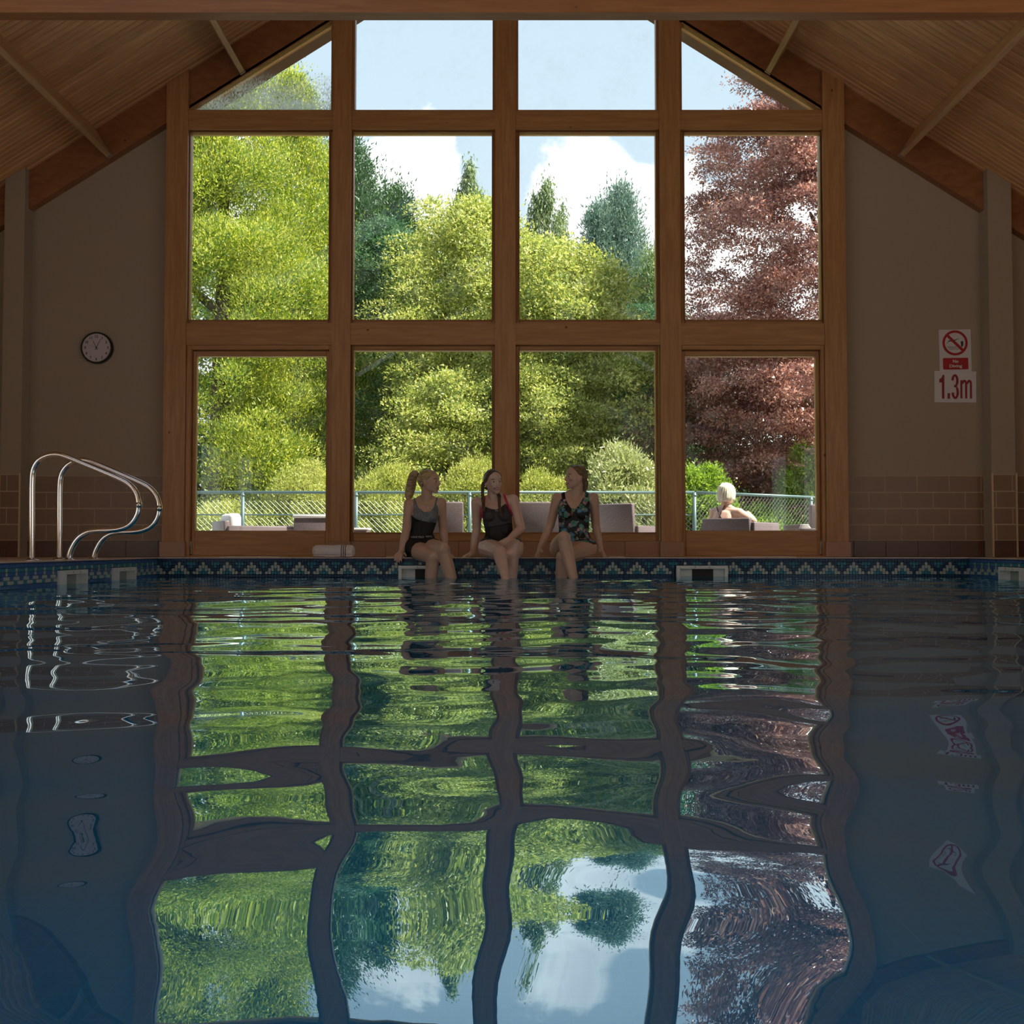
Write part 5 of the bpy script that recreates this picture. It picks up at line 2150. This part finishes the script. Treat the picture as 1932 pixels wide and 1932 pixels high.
    cpath = [J(790, 947, 8.99), J(795, 953, 8.965), J(803, 957.5, 8.955), J(810, 955, 8.96), J(815, 949, 8.985)]
    mb.tube(smooth_path(cpath, 2), .0016, 6)
    chain = mb.build('necklace', M_CHROME, root)
    mb = MB()
    mb.lathe([(.001, .007), (.0055, .003), (.0055, -.003), (.001, -.007)], tuple(J(807, 958.5, 8.945)), 'z', 10)
    mb.build('pendant', M_CHROME, chain)
    mb = MB()
    wb = J(839, 1037, 9.09)
    mb.lathe([(.030, -.003), (.031, 0), (.030, .003)], tuple(wb), 'z', 16)
    mb.build('bracelet', M_CHROME, root)


def bather_braids():
    B = Body()
    pel, wai, che, nek = J(946, 1027, 9.03), J(942, 1006, 9.05), J(937, 971, 9.06), J(933, 943, 9.08)
    shl, shr = J(899, 948, 9.09), J(968, 943, 9.09)
    torso(B, pel, wai, che, nek, shl, shr, .165, .120, .130, bust=.052)
    H = Head(J(930.5, 909, 9.03), (.42, -.90, -.10), (-.10, 0, 1), 1.0)
    H.add(B)
    B.limb('neck', [nek + Vector((0, 0, -.01)), H.p(-.022, -.055)], [.054, .050])
    leg(B, 'leg_l', J(921, 1034, 8.99), J(942.5, 1043, 8.58), J(953, 1087.5, 8.24), (.22, -1, -.05), r=(.092, .060, .054, .034))
    leg(B, 'leg_r', J(969, 1034, 8.99), J(967, 1046, 8.58), J(961, 1140, 8.60), (0.0, -1, -.3), r=(.092, .060, .056, .036))
    el1, wr1 = J(899.5, 999, 9.13), J(891.5, 1043, 9.10)
    arm(B, 'arm', shl, el1, wr1)
    hand_pieces(B, wr1, J(874, 1051.5, 9.06) - wr1, (-.4, -.1, .9), -1, curl=(.1, .12, .12), spread=.15)
    el2, wr2 = J(983, 997, 8.99), J(960, 1017.5, 8.85)
    arm(B, 'arm', shr, el2, wr2)
    hand_pieces(B, wr2, J(944, 1028, 8.82) - wr2, (-.1, -.7, .7), -1, curl=(.25, .3, .3), spread=.06)
    me = B.skin(0.006, 3)
    me.materials.append(M_SKIN2)
    root = thing('person', 'person with two dark braids in charcoal swimsuit with pink straps, laughing', 'person', (pel.x, pel.y, 0.008), 0, 'bathers on the pool edge')
    link('body', me, root)
    m_char = plain('charcoal_swimsuit', (.045, .040, .045), 0.6, var=.15, scale=60)
    m_blk = plain('black_swimsuit', (.010, .009, .010), 0.6)
    m_pink = plain('pink_strap', (.62, .03, .10), 0.55, var=.08)

    def off_limbs(V):
        return B.dist('torso', V) - np.minimum(np.minimum(B.dist('arm', V), B.dist('hand', V)), B.dist('neck', V) + .01) - .004

    def suit(V):
        x, y, nl = px_poly(V, [(900, 964), (906, 962), (913, 955), (918, 957), (926, 960), (935, 961.5), (943, 958.5), (949, 953.5), (953, 950), (956, 953), (961, 960), (967, 966), (976, 970)])
        dl, dr = B.dist('leg_l', V), B.dist('leg_r', V)
        cut = np.minimum(dl, dr) - B.dist('torso', V)
        ll = (y - 1022.5) * .0044
        return np.maximum(np.maximum((nl - y) * .0044, off_limbs(V)), np.maximum(ll, -cut - .05))
    seam = [(895, 1000), (917, 997), (930, 993.5), (950, 990), (968, 986), (985, 984)]

    def upper(V):
        x, y, s = px_poly(V, seam)
        return np.maximum(suit(V), (y - s) * .0044)

    def lowr(V):
        x, y, s = px_poly(V, seam)
        return np.maximum(suit(V), (s - y) * .0044)
    shell(me, upper, .0045, 'swimsuit_top', m_char, root)
    shell(me, lowr, .0045, 'swimsuit_lower', m_blk, root)

    def strap_r(V):
        x, y, c = px_poly(V, [(940, 1000), (949.5, 929), (950, 932), (954, 945), (959, 956), (965.5, 967), (970, 976)])
        cx = np.interp(y, [926, 932, 945, 956, 967, 975], [950, 951, 955, 959.5, 964.5, 967])
        return np.maximum(np.maximum(np.abs(x - cx) - 2.3, y - 972), np.maximum(926 - y, (B.dist('torso', V) - B.dist('arm', V) - .03) / .0044)) * .0044

    def strap_l(V):
        x, y, c = px_poly(V, [(900, 950), (920, 950)])
        cx = np.interp(y, [936, 950, 962, 972, 982], [914, 913, 911, 909, 909])
        return np.maximum(np.maximum(np.abs(x - cx) - 2.2, y - 981), np.maximum(936 - y, (B.dist('torso', V) - B.dist('arm', V) - .02) / .0044)) * .0044
    shell(me, strap_r, .006, 'shoulder_strap', m_pink, root)
    shell(me, strap_l, .006, 'shoulder_strap', m_pink, root)
    # small pale emblem below the neckline: an arch over a bar
    V, N, Tn = mesh_arrays(me)
    q = PX(V)

    def front(px, py):
        d = np.hypot(q[:, 0] - px, q[:, 1] - py) + (V[:, 1] - 8.9) * 40
        return Vector(V[np.argmin(d)])
    c = front(937.5, 964)
    mb = MB()
    mb.tube([c + Vector((-.011, -.012, -.004)), c + Vector((-.007, -.012, .006)), c + Vector((.006, -.012, .007)), c + Vector((.012, -.012, -.002))], .0016, 6)
    mb.tube([c + Vector((-.007, -.012, -.004)), c + Vector((.009, -.012, -.003))], .0014, 6)
    mb.build('chest_emblem', M_WHITE, root)['kind'] = 'stuff'
    hair = hair_material('dark_blonde_hair', (.045, .028, .016), (.17, .11, .06), (1, .4, 1), 70)

    def scalp(V):
        f, u, r = H.loc(V)
        line = np.interp(u, [-.08, -.02, .02, .05, .075, .10, .12], [-.03, -.012, .028, .044, .052, .050, .03])
        return np.maximum(f - line, -.07 - u)
    shell(me, scalp, .005, 'hair', hair, root)
    braid('braid', [H.p(-.005, .080, -.035), H.p(-.02, .05, -.078), J(912, 906, 9.02), J(910, 925, 9.00), J(911, 942, 8.99), J(912.5, 957, 8.965), J(913.5, 966, 8.955)], .0165, hair, root, .35)
    braid('braid', [H.p(-.04, -.05, .06), J(943, 931, 9.03), J(942, 943, 8.985), J(942, 956, 8.955), J(945, 967, 8.94), J(947, 976, 8.935)], .0155, hair, root, .45)
    face_parts(H, root, me, 1.0)


def bather_flowers():
    B = Body()
    pel, wai, che, nek = J(1083, 1026, 9.03), J(1082.5, 1002, 9.05), J(1083, 966, 9.05), J(1087, 935, 9.08)
    shl, shr = J(1051, 940, 9.09), J(1119.5, 940, 9.09)
    torso(B, pel, wai, che, nek, shl, shr, .165, .128, .140, bust=.054)
    H = Head(J(1086, 901.5, 9.04), (-.93, -.37, .03), (.05, 0, 1), 1.0)
    H.add(B)
    B.limb('neck', [nek + Vector((0, 0, -.01)), H.p(-.022, -.055)], [.054, .050])
    leg(B, 'leg_l', J(1056, 1034.5, 8.99), J(1063.5, 1015.5, 8.55), J(1084, 1098, 8.47), (.25, -1, -.25), r=(.092, .060, .056, .036))
    leg(B, 'leg_r', J(1107, 1034.5, 8.98), J(1062, 1051, 8.66), J(1057, 1140, 8.72), (0, -1, -.3), r=(.092, .060, .056, .036))
    el1, wr1 = J(1038.5, 990, 9.14), J(1018.5, 1036.5, 9.10)
    arm(B, 'arm', shl, el1, wr1)
    hand_pieces(B, wr1, J(1012, 1052, 9.03) - wr1, (-.35, .3, .8), -1, curl=(.25, .25, .1), spread=.20)
    el2, wr2 = J(1124, 991, 9.14), J(1133, 1036.5, 9.10)
    arm(B, 'arm', shr, el2, wr2)
    hand_pieces(B, wr2, J(1143, 1052, 9.03) - wr2, (.35, .3, .8), 1, curl=(.25, .25, .1), spread=.20)
    me = B.skin(0.006, 3)
    me.materials.append(M_SKIN)
    root = thing('person', 'person in a dark floral swimsuit sitting with legs crossed, looking left', 'person', (pel.x, pel.y, 0.008), 0, 'bathers on the pool edge')
    link('body', me, root)
    m_fl, t, out = material('floral_swimsuit')
    co = objco(t)
    base = C4((.008, .010, .013))
    col = base
    for scale, thr, cols, seed in ((15, .42, [(.04, .18, .12), (.12, .36, .28)], (3, 1, 2)), (13, .40, [(.16, .36, .44), (.03, .14, .22)], (7, 4, 9)), (17, .36, [(.58, .40, .46), (.32, .15, .20)], (1, 8, 5)), (21, .30, [(.50, .52, .30), (.18, .30, .16)], (5, 2, 8))):
        mp = t.mapping(co, loc=seed)
        wob = t.new('ShaderNodeTexNoise')
        t.l.new(mp, wob.inputs['Vector'])
        wob.inputs['Scale'].default_value = scale * 1.6
        mixv = t.new('ShaderNodeMix', data_type='VECTOR')
        mixv.inputs[0].default_value = 0.055
        t.l.new(mp, mixv.inputs[4])
        t.l.new(wob.outputs['Color'], mixv.inputs[5])
        vo = t.new('ShaderNodeTexVoronoi')
        t.l.new(mixv.outputs[1], vo.inputs['Vector'])
        vo.inputs['Scale'].default_value = scale
        pet = t.smooth(vo.outputs['Distance'], thr, thr - .06)
        cf = t.mix(t.smooth(vo.outputs['Distance'], .05, thr), C4(cols[0]), C4(cols[1]))
        sel = t.new('ShaderNodeSeparateColor')
        t.l.new(vo.outputs['Color'], sel.inputs[0])
        on = t.math('GREATER_THAN', sel.outputs[0], .28)
        col = t.mix(t.math('MULTIPLY', pet, on), col, cf)
    bsdf(t, out, col, 0.55)

    def off_limbs(V):
        return B.dist('torso', V) - np.minimum(np.minimum(B.dist('arm', V), B.dist('hand', V)), B.dist('neck', V) + .012) - .004

    def suit(V):
        x, y, nl = px_poly(V, [(1040, 960), (1052, 953), (1054, 935), (1057, 922), (1064.5, 922), (1066.5, 938), (1071, 950), (1078, 959.5), (1085, 960), (1092, 954), (1098, 944), (1103, 934), (1105, 922), (1110, 922), (1112, 938), (1115, 953), (1125, 960)])
        dl, dr = B.dist('leg_l', V), B.dist('leg_r', V)
        cut = np.minimum(dl, dr) - B.dist('torso', V)
        ll = (y - np.interp(x, [1040, 1060, 1077, 1098, 1112, 1118], [1012, 1016, 1021, 1021, 1024, 1027])) * .0044
        return np.maximum(np.maximum((nl - y) * .0044, off_limbs(V)), np.maximum(ll, -cut - .06))
    shell(me, suit, .0045, 'swimsuit', m_fl, root)
    hair = hair_material('light_brown_hair', (.10, .065, .035), (.30, .20, .11), (.3, 1, 1), 60)

    def scalp(V):
        f, u, r = H.loc(V)
        line = np.interp(u, [-.08, -.045, .0, .03, .06, .085, .11], [-.055, -.05, -.025, .008, .030, .045, .055])
        ear = np.where((np.abs(r) > .058) & (u < .014) & (u > -.04), f + .030, -1)
        return np.maximum(np.maximum(f - line, -.068 - u), ear)
    shell(me, scalp, .008, 'hair', hair, root)
    mb = MB()
    mb.tube(smooth_path([H.p(-.085, -.02), H.p(-.094, -.055), H.p(-.092, -.085), H.p(-.085, -.115)], 2), [.030, .028, .022, .006], 12)
    mb.build('ponytail', hair, root)
    face_parts(H, root, me, .7)
    c = J(1079, 968.5, 8.925)
    mb = MB()
    mb.tube([c + Vector((0, 0, .02)), c + Vector((.002, -.004, 0)), c + Vector((0, 0, -.022))], [.008, .010, .008], 8)
    mb.build('front_knot', plain('bronze_knot', (.25, .11, .06), .5), root)


def sunbather():
    Y = 12.34
    B = Body()
    pel, wai, che, nek = J(1377, 1015, Y), J(1373, 1000, Y), J(1369, 978, Y - .02), J(1369, 958, Y - .02)
    shl, shr = J(1347, 966, Y + .05), J(1394, 967, Y - .10)
    seat_z = ZT0 + .43
    pel.z = seat_z + .10
    B.hull([(pel, (.17, .16, .10)), (che, (.16, .12, .08))])
    B.hull([(che, (.155, .12, .08)), (nek - Vector((0, 0, .06)), (.13, .10, .04))])
    B.hull([(shl, .052), (shr, .055), (nek - Vector((0, 0, .05)), .07)])
    for s_ in (shl, shr):
        B.hull([(nek + Vector((0, 0, .02)), .05), (Vector(s_).lerp(nek, .4), .042)])
    H = Head(J(1372, 931.5, Y), (.80, .58, 0), (0, 0, 1), 1.08)
    H.add(B)
    B.limb('neck', [nek - Vector((0, 0, .02)), H.p(-.02, -.055)], [.058, .055])
    d = Vector((.70, .71, 0))
    k1, k2 = pel + d * .42 + Vector((-.06, .06, .03)), pel + d * .42 + Vector((.08, -.07, .03))
    leg(B, 'leg_l', pel + Vector((-.06, .06, -.02)), k1, (k1.x + .12, k1.y + .12, ZT0 + .08), (.7, .7, 0), foot_up=(0, 0, 1))
    leg(B, 'leg_r', pel + Vector((.08, -.07, -.02)), k2, (k2.x + .12, k2.y + .12, ZT0 + .08), (.7, .7, 0), foot_up=(0, 0, 1))
    el = J(1421, 983, Y - .05)
    wr = J(1411, 968, Y + .16)
    arm(B, 'arm', shr, el, wr, (.056, .046, .042, .028))
    hand_pieces(B, wr, (-.7, .5, .15), (.2, -.2, 1), 1, curl=(.3, .3, .2))
    el2, wr2 = shl + Vector((-.02, .16, -.20)), shl + Vector((.14, .30, -.10))
    arm(B, 'arm', shl, el2, wr2, (.054, .046, .042, .028))
    hand_pieces(B, wr2, (.8, .2, .1), (0, .1, 1), -1, curl=(.3, .3, .2))
    me = B.skin(0.008, 4)
    me.materials.append(M_SKIN3)
    root = thing('person', 'person with a white-blonde bob sunbathing in a lounge chair outside, seen from behind', 'person', (pel.x, pel.y, seat_z))
    link('body', me, root)
    m_su = plain('plum_swimsuit', (.06, .022, .035), 0.6)

    def suit(V):
        q = PX(V)
        return np.maximum(np.maximum((987 - q[:, 1]) * .0062, V[:, 2] * 0 + (np.abs(V[:, 0] - che.x) - .20)), seat_z - .02 - V[:, 2] - .1)
    shell(me, suit, .006, 'swimsuit', m_su, root)
    for pts in ([(1352.5, 957), (1355, 966), (1359, 974), (1363, 981)], [(1368, 954), (1362, 963), (1358.5, 973), (1356.5, 981)]):
        V, N, Tn = mesh_arrays(me)
        q = PX(V)
        path = []
        for a, c in zip(pts[:-1], pts[1:]):
            for k in range(4):
                path.append((a[0] + (c[0] - a[0]) * k / 4, a[1] + (c[1] - a[1]) * k / 4))
        path.append(pts[-1])
        w = []
        for p in path:
            dd = np.hypot(q[:, 0] - p[0], q[:, 1] - p[1])
            near = np.where(dd < 1.6)[0]
            if len(near) == 0:
                continue
            i = near[np.argmin(V[near, 1])]
            g_ = P(p[0], p[1], V[i, 1] - .004)
            w.append(g_)
        if len(w) > 2:
            mb = MB()
            mb.tube(w, .0065, 6)
            mb.build('shoulder_strap', m_su, root)
    hair = hair_material('white_blonde_hair', (.66, .57, .40), (.92, .88, .78), (1, 1, .12), 70)
    Bh = Body()
    e = H.e
    Bh.hull([e(-.016, .030, 0, .108, .092, .090)])
    Bh.hull([e(-.020, .020, 0, .106, .06, .092), e(-.030, -.050, 0, .092, .03, .098), e(-.035, -.078, 0, .080, .014, .090)])
    Bh.hull([e(.02, .01, -.07, .045, .05, .02), e(.015, -.060, -.078, .045, .02, .018)])
    Bh.hull([e(.02, .01, .07, .035, .05, .02), e(.000, -.060, .078, .035, .02, .018)])
    hm = Bh.skin(0.007, 3)
    V, N, Tn = mesh_arrays(hm)
    ang = np.arctan2(V[:, 1] - H.c.y, V[:, 0] - H.c.x)
    V = V + N * (0.0022 * np.sin(ang * 34) + .0016 * np.sin(ang * 71 + 1))[:, None]
    hm.vertices.foreach_set('co', V.astype(np.float32).ravel())
    hm.materials.append(hair)
    link('hair', hm, root)
    face_parts(H, root, me, .2)


bather_blonde()
bather_braids()
bather_flowers()
sunbather()
